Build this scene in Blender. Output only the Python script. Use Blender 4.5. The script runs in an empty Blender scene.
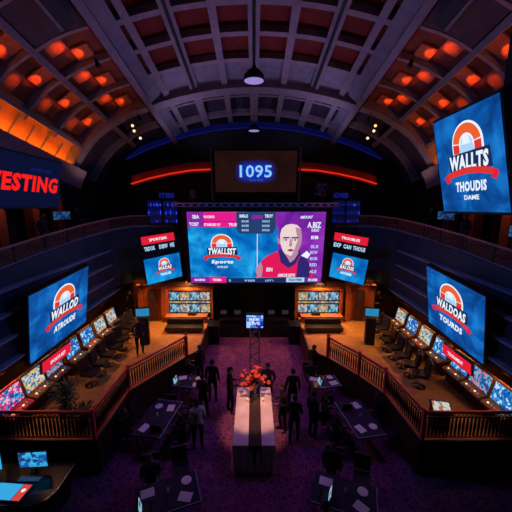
import bpy, bmesh, math, random
from mathutils import Vector, Matrix
random.seed(7)
R = math.radians
SC = bpy.context.scene
C = SC.collection

# ------------------------------------------------------------------ camera, world, exposure, hall lights
CAM_H, PITCH = 7.8, 10.6
cd = bpy.data.cameras.new('camera'); cd.lens = 300 / 512 * 36; cd.sensor_width = 36
cd.shift_x = 2 / 512; cd.clip_start = .05; cd.clip_end = 200
cam = bpy.data.objects.new('camera', cd); C.objects.link(cam)
cam.location = (0, 0, CAM_H); cam.rotation_euler = (R(90 - PITCH), 0, 0)
SC.camera = cam
SC.view_settings.view_transform = 'Standard'; SC.view_settings.look = 'None'
SC.view_settings.exposure = 0; SC.view_settings.gamma = 1; SC.view_settings.use_curve_mapping = False
wd = bpy.data.worlds.new('world'); SC.world = wd; wd.use_nodes = True
wd.node_tree.nodes['Background'].inputs[0].default_value = (.004, .004, .012, 1)
wd.node_tree.nodes['Background'].inputs[1].default_value = 1

def lamp(kind, name, loc, aim, power, col, size=.3, spot=60, sy=None, blend=.6, spread=None):
    l = bpy.data.lights.new(name, kind); l.energy = power; l.color = col
    if kind == 'SPOT': l.spot_size = R(spot); l.spot_blend = blend; l.shadow_soft_size = size
    elif kind == 'AREA':
        l.size = size
        if sy: l.shape = 'RECTANGLE'; l.size_y = sy
        if spread: l.spread = R(spread)
    else: l.shadow_soft_size = size
    o = bpy.data.objects.new(name, l); C.objects.link(o); o.location = loc
    if aim is not None:
        d = Vector(aim) - Vector(loc)
        o.rotation_euler = d.to_track_quat('-Z', 'Y').to_euler()
    return o

# added purple and pink fill on the pit carpet, aimed from the big beams
PURPLE = (.55, .12, 1); PINK = (1, .13, .42)
WASH = [((-5.2, 11.0, 12.2), (-1.2, 10.5, 0), 520, PURPLE, 50), ((5.2, 11.0, 12.2), (1.3, 10.5, 0), 520, PURPLE, 50),
        ((-5.2, 14.6, 11.4), (-1.0, 14.6, 0), 820, PINK, 46), ((5.2, 14.6, 11.4), (1.0, 14.6, 0), 820, PINK, 46)]
for a, b, p, c_, s_ in WASH: lamp('SPOT', 'added_floor_wash', a, b, p, c_, .15, s_)
lamp('SPOT', 'table_spot', (0, 6.2, 11.8), (0, 9.0, .9), 4600, (1, .42, .24), .08, 13, blend=.5)
# added violet fill from ledge and sides, brightening the vault without fixtures
for x in (-3.2, 0, 3.2): lamp('SPOT', 'added_vault_fill', (x, 15.6, 7.95), (x * .9, 10.5, 16.5), 225, (.55, .42, 1), .3, 120, blend=.8)
for s in (-1, 1): lamp('SPOT', 'added_vault_fill', (s * 8.2, 4.5, 6.6), (s * 4.2, 11, 15.5), 100, (.62, .40, .9), .3, 110, blend=.8)
# orange light troughs behind the cornices
def VP(X, V, w):
    c, s = math.cos(R(PITCH)), math.sin(R(PITCH))
    return Vector((X, w * c + V * s, CAM_H - w * s + V * c))
for s in (-1, 1):
    o = lamp('AREA', 'cove_light', VP(s * 10.08, 4.82, 11.2), None, 105, (1, .24, .008), .12, sy=10.4, spread=140)
    zz = (VP(s * 10.08, 4.82, 11.2) - VP(s * 10.0, 6.0, 11.2)).normalized(); yy = (VP(0, 0, 1) - VP(0, 0, 0)).normalized()
    o.rotation_euler = Matrix((yy.cross(zz), yy, zz)).transposed().to_euler()
# added warm light on the gaming terraces, floating free of any fixture
for s in (-1, 1):
    for y in (8.6, 10.3, 12.3, 14.3, 16.0):
        lamp('SPOT', 'added_terrace_light', (s * 6.95, y, 4.3), (s * 5.3, y, 1.1), 90 if y < 9 else 230, (1, .38, .07), .1, 74)
    lamp('SPOT', 'added_blue_fill', (-s * 5.6, 9.5, 11.6), (s * 7.6, 11.5, 4.8), 520, (.10, .28, 1), .2, 85)  # added blue fill that lifts the balcony fronts from black
    lamp('AREA', 'video_wall_light', (s * 3.7, 15.5, 3.15), (s * 3.7, 15.7, 1), 150, (1, .42, .12), .3, sy=2.2)
    lamp('SPOT', 'added_far_vault_fill', (s * 3.6, 18.3, 10.8), (s * 3.2, 19.3, 14), 110, (.62, .5, 1), .2, 150)  # added fill for the dark far vault, no fixture

# ------------------------------------------------------------------ materials
def mat(name, col, rough=.6, metal=0, emit=None, es=1, noise=None, nscale=6, spec=.3):
    m = bpy.data.materials.new(name); m.use_nodes = True
    nt = m.node_tree; b = nt.nodes['Principled BSDF']
    b.inputs['Base Color'].default_value = (*col, 1); b.inputs['Roughness'].default_value = rough
    b.inputs['Metallic'].default_value = metal; b.inputs['Specular IOR Level'].default_value = spec
    if emit: b.inputs['Emission Color'].default_value = (*emit, 1); b.inputs['Emission Strength'].default_value = es
    if noise:
        n = nt.nodes.new('ShaderNodeTexNoise'); n.inputs['Scale'].default_value = nscale; n.inputs['Detail'].default_value = 4
        tc = nt.nodes.new('ShaderNodeTexCoord'); nt.links.new(tc.outputs['Object'], n.inputs['Vector'])
        r = nt.nodes.new('ShaderNodeValToRGB'); r.color_ramp.elements[0].position = .35; r.color_ramp.elements[1].position = .68
        r.color_ramp.elements[0].color = (*col, 1); r.color_ramp.elements[1].color = (*noise, 1)
        nt.links.new(n.outputs['Fac'], r.inputs['Fac']); nt.links.new(r.outputs['Color'], b.inputs['Base Color'])
    return m
def glow(name, col, es=1):
    return mat(name, (.004, .004, .004), 1, emit=col, es=es, spec=0)
def display(name, cols, scale=2.5, es=1, kind='noise', detail=5):
    """a lit display whose picture is a procedural texture"""
    m = mat(name, (.004, .004, .004), 1, spec=0); nt = m.node_tree; b = nt.nodes['Principled BSDF']
    tc = nt.nodes.new('ShaderNodeTexCoord')
    if kind == 'noise':
        t = nt.nodes.new('ShaderNodeTexNoise'); t.inputs['Scale'].default_value = scale; t.inputs['Detail'].default_value = detail
        t.inputs['Distortion'].default_value = .6; out = t.outputs['Fac']
    else:
        t = nt.nodes.new('ShaderNodeTexVoronoi'); t.distance = 'CHEBYCHEV'; t.inputs['Scale'].default_value = scale
        sp = nt.nodes.new('ShaderNodeSeparateColor'); nt.links.new(t.outputs['Color'], sp.inputs[0]); out = sp.outputs[0]
    nt.links.new(tc.outputs['Object'], t.inputs['Vector'])
    r = nt.nodes.new('ShaderNodeValToRGB'); e = r.color_ramp.elements
    while len(e) < len(cols): e.new(.5)
    for i, c_ in enumerate(cols):
        e[i].position = (.3 + .4 * i / (len(cols) - 1)) if kind == 'noise' else i / (len(cols))
        e[i].color = (*c_, 1)
    if kind != 'noise': r.color_ramp.interpolation = 'CONSTANT'
    nt.links.new(out, r.inputs['Fac']); nt.links.new(r.outputs['Color'], b.inputs['Emission Color'])
    b.inputs['Emission Strength'].default_value = es
    return m
M = {}
M['rib'] = mat('painted_plaster_rib', (.26, .22, .27), .7, noise=(.20, .17, .22), nscale=3)
M['beam'] = mat('painted_steel_beam', (.20, .19, .26), .55, noise=(.15, .14, .2), nscale=3)
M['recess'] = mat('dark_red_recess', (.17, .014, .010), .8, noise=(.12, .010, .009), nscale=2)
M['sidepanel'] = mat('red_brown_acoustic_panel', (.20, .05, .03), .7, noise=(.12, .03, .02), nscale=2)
M['board'] = mat('lit_patch_board', (.55, .15, .06), .6, noise=(.38, .10, .05), nscale=8)  # brighter orange paints the lit part of the coffer panels
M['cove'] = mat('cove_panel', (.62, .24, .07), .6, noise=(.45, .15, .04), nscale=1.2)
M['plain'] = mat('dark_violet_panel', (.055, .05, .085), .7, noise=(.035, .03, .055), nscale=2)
M['black'] = mat('black_paint', (.008, .008, .012), .6)
M['blackgloss'] = mat('black_gloss', (.010, .010, .016), .25)
M['navy'] = mat('navy_wall', (.03, .07, .13), .55, noise=(.02, .05, .10), nscale=2)
M['ledge'] = mat('blue_grey_ledge', (.26, .36, .60), .4)
M['wood'] = mat('orange_wood', (.30, .085, .025), .45, noise=(.20, .05, .015), nscale=5)
M['woodlight'] = mat('warm_timber', (.42, .16, .05), .4)
M['darkwood'] = mat('dark_timber', (.05, .018, .012), .5)
M['railwood'] = mat('reddened_handrail', (.80, .06, .075), .35)  # stronger red puts the pinkish light on the rails into the colour
M['railmetal'] = mat('red_brown_baluster', (.042, .008, .010), .45)
M['chrome'] = mat('chrome', (.6, .6, .62), .2, 1)
M['truss_metal'] = mat('painted_truss', (.5, .22, .25), .5)
M['balcony_rail'] = mat('highlight_pink_handrail', (.62, .36, .36), .4)  # pale pink paints the highlight along the upper handrail
M['bronze'] = mat('dark_bronze', (.12, .08, .05), .35, 1)
M['brass'] = mat('brass_trim', (.6, .42, .22), .25, 1)
M['cloth'] = mat('white_tablecloth', (.75, .68, .66), .8, noise=(.62, .55, .54), nscale=3)
M['darkcloth'] = mat('dark_cloth', (.025, .022, .05), .8)
M['runner'] = mat('charcoal_runner', (.035, .02, .02), .8)
M['paper'] = mat('white_paper', (.75, .74, .8), .7)
M['plate'] = mat('white_china', (.8, .8, .82), .3)
M['leather'] = mat('black_leather', (.015, .014, .018), .35, noise=(.03, .025, .03), nscale=9)
M['suit'] = mat('black_suit', (.004, .004, .006), .8)
M['shirtgrey'] = mat('grey_shirt', (.035, .03, .04), .8)
M['shirtwhite'] = mat('pale_shirt', (.5, .45, .45), .8)
M['skin'] = mat('skin', (.22, .11, .08), .6)
M['hair'] = mat('dark_hair', (.012, .008, .007), .6)
M['glass'] = mat('smoked_glass', (.04, .05, .07), .1)
M['flower'] = mat('orange_petal', (.75, .16, .05), .6, noise=(.55, .05, .05), nscale=20)
M['leaf'] = mat('dark_leaf', (.03, .06, .03), .6)
M['greyleaf'] = mat('grey_leaf', (.20, .19, .24), .6)
M['bluerim'] = glow('blue_led', (.004, .006, .10), 1)
M['bluestrip'] = glow('deep_blue_light_band', (.0015, .002, .035), 1)
M['redneon'] = glow('red_neon', (.75, .022, .006), 1)
M['orangeglow'] = glow('orange_lamp', (1, .22, .03), 2.5)
M['warmglow'] = glow('warm_lamp', (1, .55, .25), 2)
M['lampdisc'] = glow('violet_lamp_lens', (.30, .24, .62), 1)
M['bluesign'] = glow('dim_blue_letters', (.006, .012, .20), 1)
M['white_e'] = glow('white_graphic', (.82, .9, 1), 1)
M['pale_e'] = glow('pale_blue_graphic', (.42, .66, .95), 1)
M['red_e'] = glow('red_graphic', (.75, .035, .03), 1)
M['orange_e'] = glow('orange_graphic', (.85, .12, .03), 1)
M['navy_e'] = glow('navy_graphic', (.01, .025, .10), 1)
M['dark_e'] = glow('dark_graphic', (.02, .05, .16), 1)
M['crimson_e'] = glow('crimson_sign', (.78, .012, .04), 1)
M['blue_disp'] = display('blue_advert_display', [(.003, .035, .17), (.004, .09, .38), (.012, .20, .62)], 1.6)
M['cyan_disp'] = display('cyan_advert_display', [(.001, .06, .32), (.002, .18, .58), (.02, .45, .88)], .8)
M['violet_disp'] = display('violet_display', [(.10, .01, .28), (.24, .02, .42), (.30, .04, .5)], .9)
M['magenta_e'] = glow('magenta_graphic', (.80, .012, .26), 1)
M['purple_e'] = glow('purple_graphic', (.26, .02, .36), 1)
M['face_e'] = glow('portrait_skin', (.86, .66, .66), 1)
M['faceshade_e'] = glow('portrait_mauve', (.48, .25, .36), 1)
M['mouth_e'] = glow('portrait_mouth', (.30, .03, .07), 1)
M['shirt_e'] = glow('portrait_red_shirt', (.76, .01, .10), 1)
M['collar_e'] = glow('portrait_navy_collar', (.03, .02, .16), 1)
M['game_a'] = display('game_display_pink', [(.02, .05, .35), (.7, .03, .16), (.75, .5, .6), (.05, .3, .7)], 15, kind='v')
M['game_b'] = display('game_display_gold', [(.02, .18, .4), (.75, .45, .12), (.05, .35, .7), (.7, .65, .5)], 14, kind='v')
M['game_c'] = display('game_display_blue', [(.01, .08, .35), (.03, .3, .7), (.5, .7, .85), (.01, .15, .5)], 13, kind='v')
M['game_d'] = display('game_display_teal', [(.01, .2, .4), (.6, .2, .3), (.1, .5, .7), (.02, .06, .3)], 14, kind='v')
M['tv_a'] = display('video_blue', [(.02, .12, .3), (.25, .5, .6), (.03, .2, .45), (.5, .6, .6)], 8, kind='v', es=.9)
M['tv_b'] = display('video_amber', [(.5, .25, .1), (.6, .55, .4), (.1, .2, .35), (.6, .4, .12)], 9, kind='v', es=.9)
M['tv_c'] = display('video_white', [(.55, .5, .4), (.15, .25, .4), (.4, .15, .08), (.65, .65, .6)], 9, kind='v', es=.9)
M['kiosk_e'] = glow('kiosk_blue', (.03, .28, .55), .8)
M['tablet_e'] = glow('tablet_blue', (.04, .38, .75), 1)
M['tablet_red_e'] = glow('tablet_red', (.75, .06, .06), .9)
M['truss_e'] = display('truss_display', [(.01, .03, .45), (.05, .2, .8), (.4, .6, .95)], 5, kind='v')
M['navysign'] = glow('navy_sign_panel', (.003, .005, .030), 1)
M['redletter'] = glow('red_sign_letters', (.85, .012, .008), 1.15)

def carpet():
    m = mat('purple_patterned_carpet', (.1, .03, .12), .95, spec=.05); nt = m.node_tree; b = nt.nodes['Principled BSDF']
    tc = nt.nodes.new('ShaderNodeTexCoord')
    v = nt.nodes.new('ShaderNodeTexVoronoi'); v.feature = 'DISTANCE_TO_EDGE'; v.inputs['Scale'].default_value = 6.5
    n = nt.nodes.new('ShaderNodeTexNoise'); n.inputs['Scale'].default_value = 2.2; n.inputs['Detail'].default_value = 5
    mx = nt.nodes.new('ShaderNodeMath'); mx.operation = 'MULTIPLY'; mx.inputs[1].default_value = 1.6
    r = nt.nodes.new('ShaderNodeValToRGB')
    r.color_ramp.elements[0].position = .03; r.color_ramp.elements[0].color = (.30, .11, .27, 1)
    r.color_ramp.elements[1].position = .38; r.color_ramp.elements[1].color = (.15, .045, .15, 1)
    mm = nt.nodes.new('ShaderNodeMixRGB'); mm.blend_type = 'MULTIPLY'; mm.inputs[0].default_value = .7
    nt.links.new(tc.outputs['Object'], v.inputs['Vector']); nt.links.new(tc.outputs['Object'], n.inputs['Vector'])
    nt.links.new(v.outputs['Distance'], mx.inputs[0]); nt.links.new(mx.outputs[0], r.inputs['Fac'])
    nt.links.new(r.outputs['Color'], mm.inputs[1]); nt.links.new(n.outputs['Fac'], mm.inputs[2])
    nt.links.new(mm.outputs[0], b.inputs['Base Color'])
    return m
M['carpet'] = carpet()
M['terrace'] = mat('tan_terrace_carpet', (.40, .21, .065), .85, noise=(.30, .15, .045), nscale=5)

# ------------------------------------------------------------------ mesh helpers
class MB:
    def __init__(s): s.bm = bmesh.new(); s.mats = []
    def mi(s, m):
        m = M[m] if isinstance(m, str) else m
        if m not in s.mats: s.mats.append(m)
        return s.mats.index(m)
    def face(s, pts, m):
        f = s.bm.faces.new([s.bm.verts.new(p) for p in pts]); f.material_index = s.mi(m); return f
    def box(s, c, d, m, rot=None):
        k = s.mi(m); vs = []
        for x in (-.5, .5):
            for y in (-.5, .5):
                for z in (-.5, .5):
                    p = Vector((x * d[0], y * d[1], z * d[2]))
                    if rot is not None: p = rot @ p
                    vs.append(s.bm.verts.new(p + Vector(c)))
        for q in ((0, 1, 3, 2), (4, 6, 7, 5), (0, 4, 5, 1), (2, 3, 7, 6), (0, 2, 6, 4), (1, 5, 7, 3)):
            s.bm.faces.new([vs[i] for i in q]).material_index = k
        return s
    def hexa(s, A, B, m):
        """solid between two equal polygons A and B"""
        k = s.mi(m); a = [s.bm.verts.new(p) for p in A]; b = [s.bm.verts.new(p) for p in B]
        s.bm.faces.new(a).material_index = k; s.bm.faces.new(b[::-1]).material_index = k
        n = len(a)
        for i in range(n): s.bm.faces.new([a[i], b[i], b[(i + 1) % n], a[(i + 1) % n]]).material_index = k
        return s
    def tube(s, pts, r, m, n=8, cap=True):
        k = s.mi(m); pts = [Vector(p) for p in pts]; rings = []
        rs = r if isinstance(r, (list, tuple)) else [r] * len(pts)
        for i, p in enumerate(pts):
            t = (pts[min(i + 1, len(pts) - 1)] - pts[max(i - 1, 0)]).normalized()
            u = t.cross(Vector((0, 0, 1)))
            if u.length < .01: u = t.cross(Vector((0, 1, 0)))
            u.normalize(); w = t.cross(u)
            rings.append([s.bm.verts.new(p + rs[i] * (math.cos(a) * u + math.sin(a) * w)) for a in [2 * math.pi * j / n for j in range(n)]])
        for A, B in zip(rings, rings[1:]):
            for j in range(n): s.bm.faces.new([A[j], A[(j + 1) % n], B[(j + 1) % n], B[j]]).material_index = k
        if cap:
            s.bm.faces.new(rings[0]).material_index = k; s.bm.faces.new(rings[-1][::-1]).material_index = k
        return s
    def lathe(s, prof, m, n=20, c=(0, 0, 0)):
        k = s.mi(m); c = Vector(c); rings = []
        for r, z in prof:
            rings.append([s.bm.verts.new(c + Vector((r * math.cos(2 * math.pi * j / n), r * math.sin(2 * math.pi * j / n), z))) for j in range(n)])
        for A, B in zip(rings, rings[1:]):
            for j in range(n): s.bm.faces.new([A[j], A[(j + 1) % n], B[(j + 1) % n], B[j]]).material_index = k
        s.bm.faces.new(rings[0]).material_index = k; s.bm.faces.new(rings[-1]).material_index = k
        return s
    def sweep(s, pts, prof, m, closed=False):
        """prof: function(i,point)->list of Vectors; joins successive sections"""
        k = s.mi(m); rings = [[s.bm.verts.new(q) for q in prof(i, p)] for i, p in enumerate(pts)]
        n = len(rings[0])
        for A, B in zip(rings, rings[1:]):
            for j in range(n): s.bm.faces.new([A[j], A[(j + 1) % n], B[(j + 1) % n], B[j]]).material_index = k
        s.bm.faces.new(rings[0]).material_index = k; s.bm.faces.new(rings[-1][::-1]).material_index = k
        return s
    def poly(s, pts, m, y=0):       # flat picture element on a display (local x,z)
        return s.face([(x, y, z) for x, z in pts], m)
    def rect(s, x0, z0, x1, z1, m, y=0): return s.poly([(x0, z0), (x1, z0), (x1, z1), (x0, z1)], m, y)
    def text(s, t, cx, cz, w, h, m, y=0, bold=.02, shear=0, tf=None):
        vs, fs = font(t, bold); k = s.mi(m)
        bv = []
        for a, b in vs:
            px = cx + a * w + shear * b * h; pz = cz + b * h
            if tf: px, pz = tf(px, pz)
            bv.append(s.bm.verts.new((px, y, pz)))
        for f in fs:
            try: s.bm.faces.new([bv[i] for i in f]).material_index = k
            except ValueError: pass
        return s
_f = {}
def font(t, bold):
    if (t, bold) in _f: return _f[(t, bold)]
    cu = bpy.data.curves.new('lettering', 'FONT'); cu.body = t; cu.offset = bold; cu.space_character = 1.12 if bold >= .05 else 1.0; cu.resolution_u = 2; cu.fill_mode = 'FRONT'
    o = bpy.data.objects.new('lettering', cu); C.objects.link(o); bpy.context.view_layer.update()
    me = o.evaluated_get(bpy.context.evaluated_depsgraph_get()).to_mesh()
    vs = [(v.co.x, v.co.y) for v in me.vertices]; fs = [list(p.vertices) for p in me.polygons]
    bpy.data.objects.remove(o); bpy.data.curves.remove(cu)
    x0 = min(v[0] for v in vs); x1 = max(v[0] for v in vs); y0 = min(v[1] for v in vs); y1 = max(v[1] for v in vs)
    vs = [((x - (x0 + x1) / 2) / (x1 - x0), (y - (y0 + y1) / 2) / (y1 - y0)) for x, y in vs]
    _f[(t, bold)] = (vs, fs); return vs, fs

def chain(o):
    m = o.matrix_basis.copy(); p = o.parent
    while p: m = p.matrix_basis @ m; p = p.parent
    return m
def obj(name, mb, parent=None, world=False, smooth=False, bevel=0):
    bm = mb.bm
    if bevel: bmesh.ops.bevel(bm, geom=[e for e in bm.edges if len(e.link_faces) == 2 and e.calc_face_angle(0) > .6], offset=bevel, segments=2, profile=.5, affect='EDGES')
    if world and parent is not None: bm.transform(chain(parent).inverted())
    bmesh.ops.recalc_face_normals(bm, faces=bm.faces[:]) if not getattr(mb, 'flat', False) else None
    me = bpy.data.meshes.new(name); bm.to_mesh(me); bm.free()
    for m in mb.mats: me.materials.append(m)
    if smooth:
        for p in me.polygons: p.use_smooth = True
    o = bpy.data.objects.new(name, me); C.objects.link(o)
    if parent is not None: o.parent = parent
    return o
def tag(o, label, cat, group=None, kind=None):
    o['label'] = label; o['category'] = cat
    if group: o['group'] = group
    if kind: o['kind'] = kind
    return o
def thing(name, label, cat, loc=(0, 0, 0), rz=0, group=None, mtx=None):
    o = bpy.data.objects.new(name, None); C.objects.link(o); o.empty_display_size = .1
    if mtx is not None:
        o.location = mtx.to_translation(); o.rotation_euler = mtx.to_euler()
    else: o.location = loc; o.rotation_euler = (0, 0, rz)
    return tag(o, label, cat, group)
def struct(name, mb, world=True, **k):
    o = obj(name, mb, **k); o['kind'] = 'structure'; return o
KIDS = {}
def copy_tree(o, parent=None):
    c = o.copy(); C.objects.link(c); c.parent = parent
    for ch in [x for x in ALLCH(o)]: copy_tree(ch, c)
    return c
def ALLCH(o): return list(o.children)
def dup(o, loc, rz, label=None, group=None):
    c = copy_tree(o); c.location = loc; c.rotation_euler = (0, 0, rz)
    if label: c['label'] = label
    if group: c['group'] = group
    return c
def YTR(yaw, tilt, roll): return Matrix.Rotation(R(yaw), 4, 'Z') @ Matrix.Rotation(R(tilt), 4, 'X') @ Matrix.Rotation(R(roll), 4, 'Y')

# ------------------------------------------------------------------ vault
V0 = 9.4
def vtop(x):                      # central vault height above the camera axis
    return V0 - (V0 - 8.25) * (abs(x) / 6.0) ** 2
SIDE = [(6.0, 8.25), (6.65, 8.05), (7.25, 7.78), (7.8, 7.43), (8.35, 7.08), (8.85, 6.68), (9.25, 6.2), (9.6, 5.7), (9.9, 5.2), (10.15, 4.7)]
def section():                    # whole profile from left to right
    L = [(-x, v) for x, v in reversed(SIDE)]
    Cn = [(x, vtop(x)) for x in [-5.4 + .6 * i for i in range(19)]]
    return L + Cn + [(x, v) for x, v in SIDE]
W = [5.6, 7.3, 9.0, 10.8, 12.5, 14.4, 16.5]
WEND = 24.5
# shell of the ceiling, recessed behind the ribs
def off(x, v, d):                 # outward offset from a centre below the vault
    cx, cv = 0, 1.2; n = Vector((x - cx, v - cv)).normalized(); return x + n.x * d, v + n.y * d
mb = MB()
sec = section()
prev = None
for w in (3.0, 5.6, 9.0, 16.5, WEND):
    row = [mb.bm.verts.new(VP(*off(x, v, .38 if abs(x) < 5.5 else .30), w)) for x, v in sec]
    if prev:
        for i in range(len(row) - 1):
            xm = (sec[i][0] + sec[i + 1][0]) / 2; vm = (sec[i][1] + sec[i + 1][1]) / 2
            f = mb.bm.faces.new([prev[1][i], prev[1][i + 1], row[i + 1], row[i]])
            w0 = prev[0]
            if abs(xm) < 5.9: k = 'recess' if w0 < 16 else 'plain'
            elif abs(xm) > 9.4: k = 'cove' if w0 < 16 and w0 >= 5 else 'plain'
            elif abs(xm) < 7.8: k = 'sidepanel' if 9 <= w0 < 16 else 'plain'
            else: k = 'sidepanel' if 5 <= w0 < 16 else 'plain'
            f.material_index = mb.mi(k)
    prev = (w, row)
mb.flat = True
struct('ceiling', mb)
tn = [0]
def trim(mb, **k):
    tn[0] += 1; o = struct('trim_%d' % tn[0], mb, **k); return o
# upper panel of plain violet between arcs 9.0 and 10.8 beside the beams is flush with the ribs
# transverse ribs, side bays
def cross_rib(pts, w, wid, dep, m, outer=.34):
    b = MB()
    def prof(i, p):
        xi, vi = off(*p, -dep + .0); xo, vo = off(*p, outer)
        return [VP(xi, vi, w - wid / 2), VP(xi, vi, w + wid / 2), VP(xo, vo, w + wid / 2), VP(xo, vo, w - wid / 2)]
    b.sweep(pts, prof, m); trim(b)
for s in (-1, 1):
    pts = [(s * x, v) for x, v in SIDE]
    for w in W[1:-1]: cross_rib(pts[:8], w, .13, .03, 'rib'); cross_rib(pts[7:], w, .06, -.22, 'rib')
    # fine ribs dividing the glowing cove
    for i, w0 in enumerate(W[1:-1]):
        for f in (.5,):
            wm = w0 + (W[2 + i] - w0) * f
            cross_rib([(s * x, v) for x, v in SIDE[7:]], wm, .05, -.22, 'rib')
    cross_rib(pts, 16.5, .5, .25, 'rib'); cross_rib(pts, 18.9, .2, .1, 'rib')
def long_rib(pts, w0, w1, m, n=1):
    """pts: cross-section polygon in (X,V)"""
    b = MB(); b.hexa([VP(x, v, w0) for x, v in pts], [VP(x, v, w1) for x, v in pts], m); trim(b)
def rb(x, v, hw, dep, m, w0=3, w1=WEND, outer=.6):
    n = Vector((x, v - 1.2)).normalized(); t = Vector((n.y, -n.x)); P = Vector((x, v))
    q = [P - n * dep - t * hw, P - n * dep + t * hw, P + n * outer + t * hw, P + n * outer - t * hw]
    long_rib([(a.x, a.y) for a in q], w0, w1, m)
for s in (-1, 1):
    rb(s * 7.95, 7.33, .12, .05, 'rib', w1=20)
    rb(s * 9.42, 5.96, .10, .08, 'rib', w1=17)
    # great beams: flange, web and lower chord
    rb(s * 5.75, 8.25, .10, .30, 'beam'); rb(s * 5.72, 8.2, .15, .34, 'rib', outer=-.24)
    rb(s * 5.3, 8.45, .30, .02, 'beam')
    # dark duct beside the beam
    rb(s * 6.45, 8.0, .20, .30, 'black', w0=4, w1=10.2, outer=.1)
    rb(s * 6.75, 7.9, .05, .36, 'rib', w0=4, w1=10.2, outer=-.3)
    # cornice under the cove
    b = MB(); b.hexa([VP(s * x, v, 3) for x, v in ((9.45, 4.75), (10.6, 4.75), (10.6, 3.7), (9.8, 3.8), (9.65, 4.3))],
                     [VP(s * x, v, 17) for x, v in ((9.45, 4.75), (10.6, 4.75), (10.6, 3.7), (9.8, 3.8), (9.65, 4.3))], 'rib'); trim(b)
    # plain violet panel closing the near bay above the mid rib
    b = MB()
    for i in range(3):
        A = [VP(s * SIDE[j][0], SIDE[j][1], w) for w, j in ((5, i), (5, i + 1), (10.7, i + 1), (10.7, i))]
        B_ = [VP(s * off(*SIDE[j], .28)[0], off(*SIDE[j], .28)[1], w) for w, j in ((5, i), (5, i + 1), (10.7, i + 1), (10.7, i))]
        b.hexa(A, B_, 'plain')
    trim(b)
for s in (-1, 1): lamp('SPOT', 'added_end_vault_fill', (s * 8.4, 16.9, 7.6), (s * 7.6, 17.6, 14), 90, (1, .55, .5), .2, 110)  # added uplights brightening the far side bays, no fixtures
for x, hw in ((0, .24), (-1.6, .16), (1.6, .16), (-3.25, .22), (3.25, .22), (-4.7, .15), (4.7, .15)):
    rb(x, vtop(x), hw, .05, 'rib')
for x in (0, -3.25, 3.25): rb(x, vtop(x), .07, .12, 'black', outer=0, w1=16.2)
cen = [(x, vtop(x)) for x in [-5.9 + .59 * i for i in range(21)]]
for w in (7.6, 9.4, 11.1, 12.7, 14.4): cross_rib(cen, w, .26, -.02, 'rib')
# plain grey field and the broad arch in front of the screen end
b = MB()
for i in range(len(cen) - 1):
    A = [VP(*off(*cen[j], .12), w) for w, j in ((14.5, i), (14.5, i + 1), (16.3, i + 1), (16.3, i))]
    B_ = [VP(*off(*cen[j], .3), w) for w, j in ((14.5, i), (14.5, i + 1), (16.3, i + 1), (16.3, i))]
    b.hexa(A, B_, 'beam')
trim(b)
cross_rib(cen, 16.55, .7, .28, 'rib')
cross_rib(cen, 17.6, .2, 0, 'rib'); cross_rib(cen, 19.9, .3, 0, 'rib'); cross_rib(cen, 21.3, .5, .1, 'beam')
# stepped boards coloured as lit panel patches, small orange lamps in the side coffers
lampn = 0
BOARD = [(10.8, 12.5), (12.5, 14.4), (14.4, 16.3)]
def sidepoint(t, d):             # t in 0..1 along SIDE list
    f = t * (len(SIDE) - 1); i = min(int(f), len(SIDE) - 2); f -= i
    x = SIDE[i][0] * (1 - f) + SIDE[i + 1][0] * f; v = SIDE[i][1] * (1 - f) + SIDE[i + 1][1] * f
    return off(x, v, d)
WHERE = {-1: 'left', 1: 'right'}
for s in (-1, 1):
    rows = [('upper', .06, .30, BOARD), ('lower', .37, .67, [(9.0, 10.8)] + BOARD)]
    for rn, t0, t1, bays in rows:
        for bi, (w0, w1) in enumerate(bays):
            g = w1 - w0
            b = MB()
            # two boards, staggered, stepping down from the recess
            for (ta, tb, wa, wb, d0) in ((t0 + .01, (t0 + t1) / 2, w0 + .52 * g, w1 - .14, .20), ((t0 + t1) / 2, t1, w0 + .12, w0 + .5 * g, .24)):
                q0 = [sidepoint(ta, d0), sidepoint(tb, d0)]; q1 = [sidepoint(ta, .29), sidepoint(tb, .29)]
                A = [VP(s * q0[0][0], q0[0][1], wa), VP(s * q0[1][0], q0[1][1], wa), VP(s * q0[1][0], q0[1][1], wb), VP(s * q0[0][0], q0[0][1], wb)]
                B_ = [VP(s * q1[0][0], q1[0][1], wa), VP(s * q1[1][0], q1[1][1], wa), VP(s * q1[1][0], q1[1][1], wb), VP(s * q1[0][0], q1[0][1], wb)]
                b.hexa(A, B_, 'board')
            trim(b)
            for k, (tt, ww, pw) in enumerate((((t0 * .6 + t1 * .4), w0 + .68 * g, 1.0), ((t0 * .3 + t1 * .7), w0 + .35 * g, .75))):
                if rn == 'lower' and k == 1: pw *= .35
                p = sidepoint(tt, -.16); q = sidepoint(tt, .3)
                P, Q = VP(s * p[0], p[1], ww), VP(s * q[0], q[1], ww)
                lamp('SPOT', 'coffer_light', P, Q, 15 * pw, (1, .16, .012), .04, 86, blend=.7)
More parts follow.
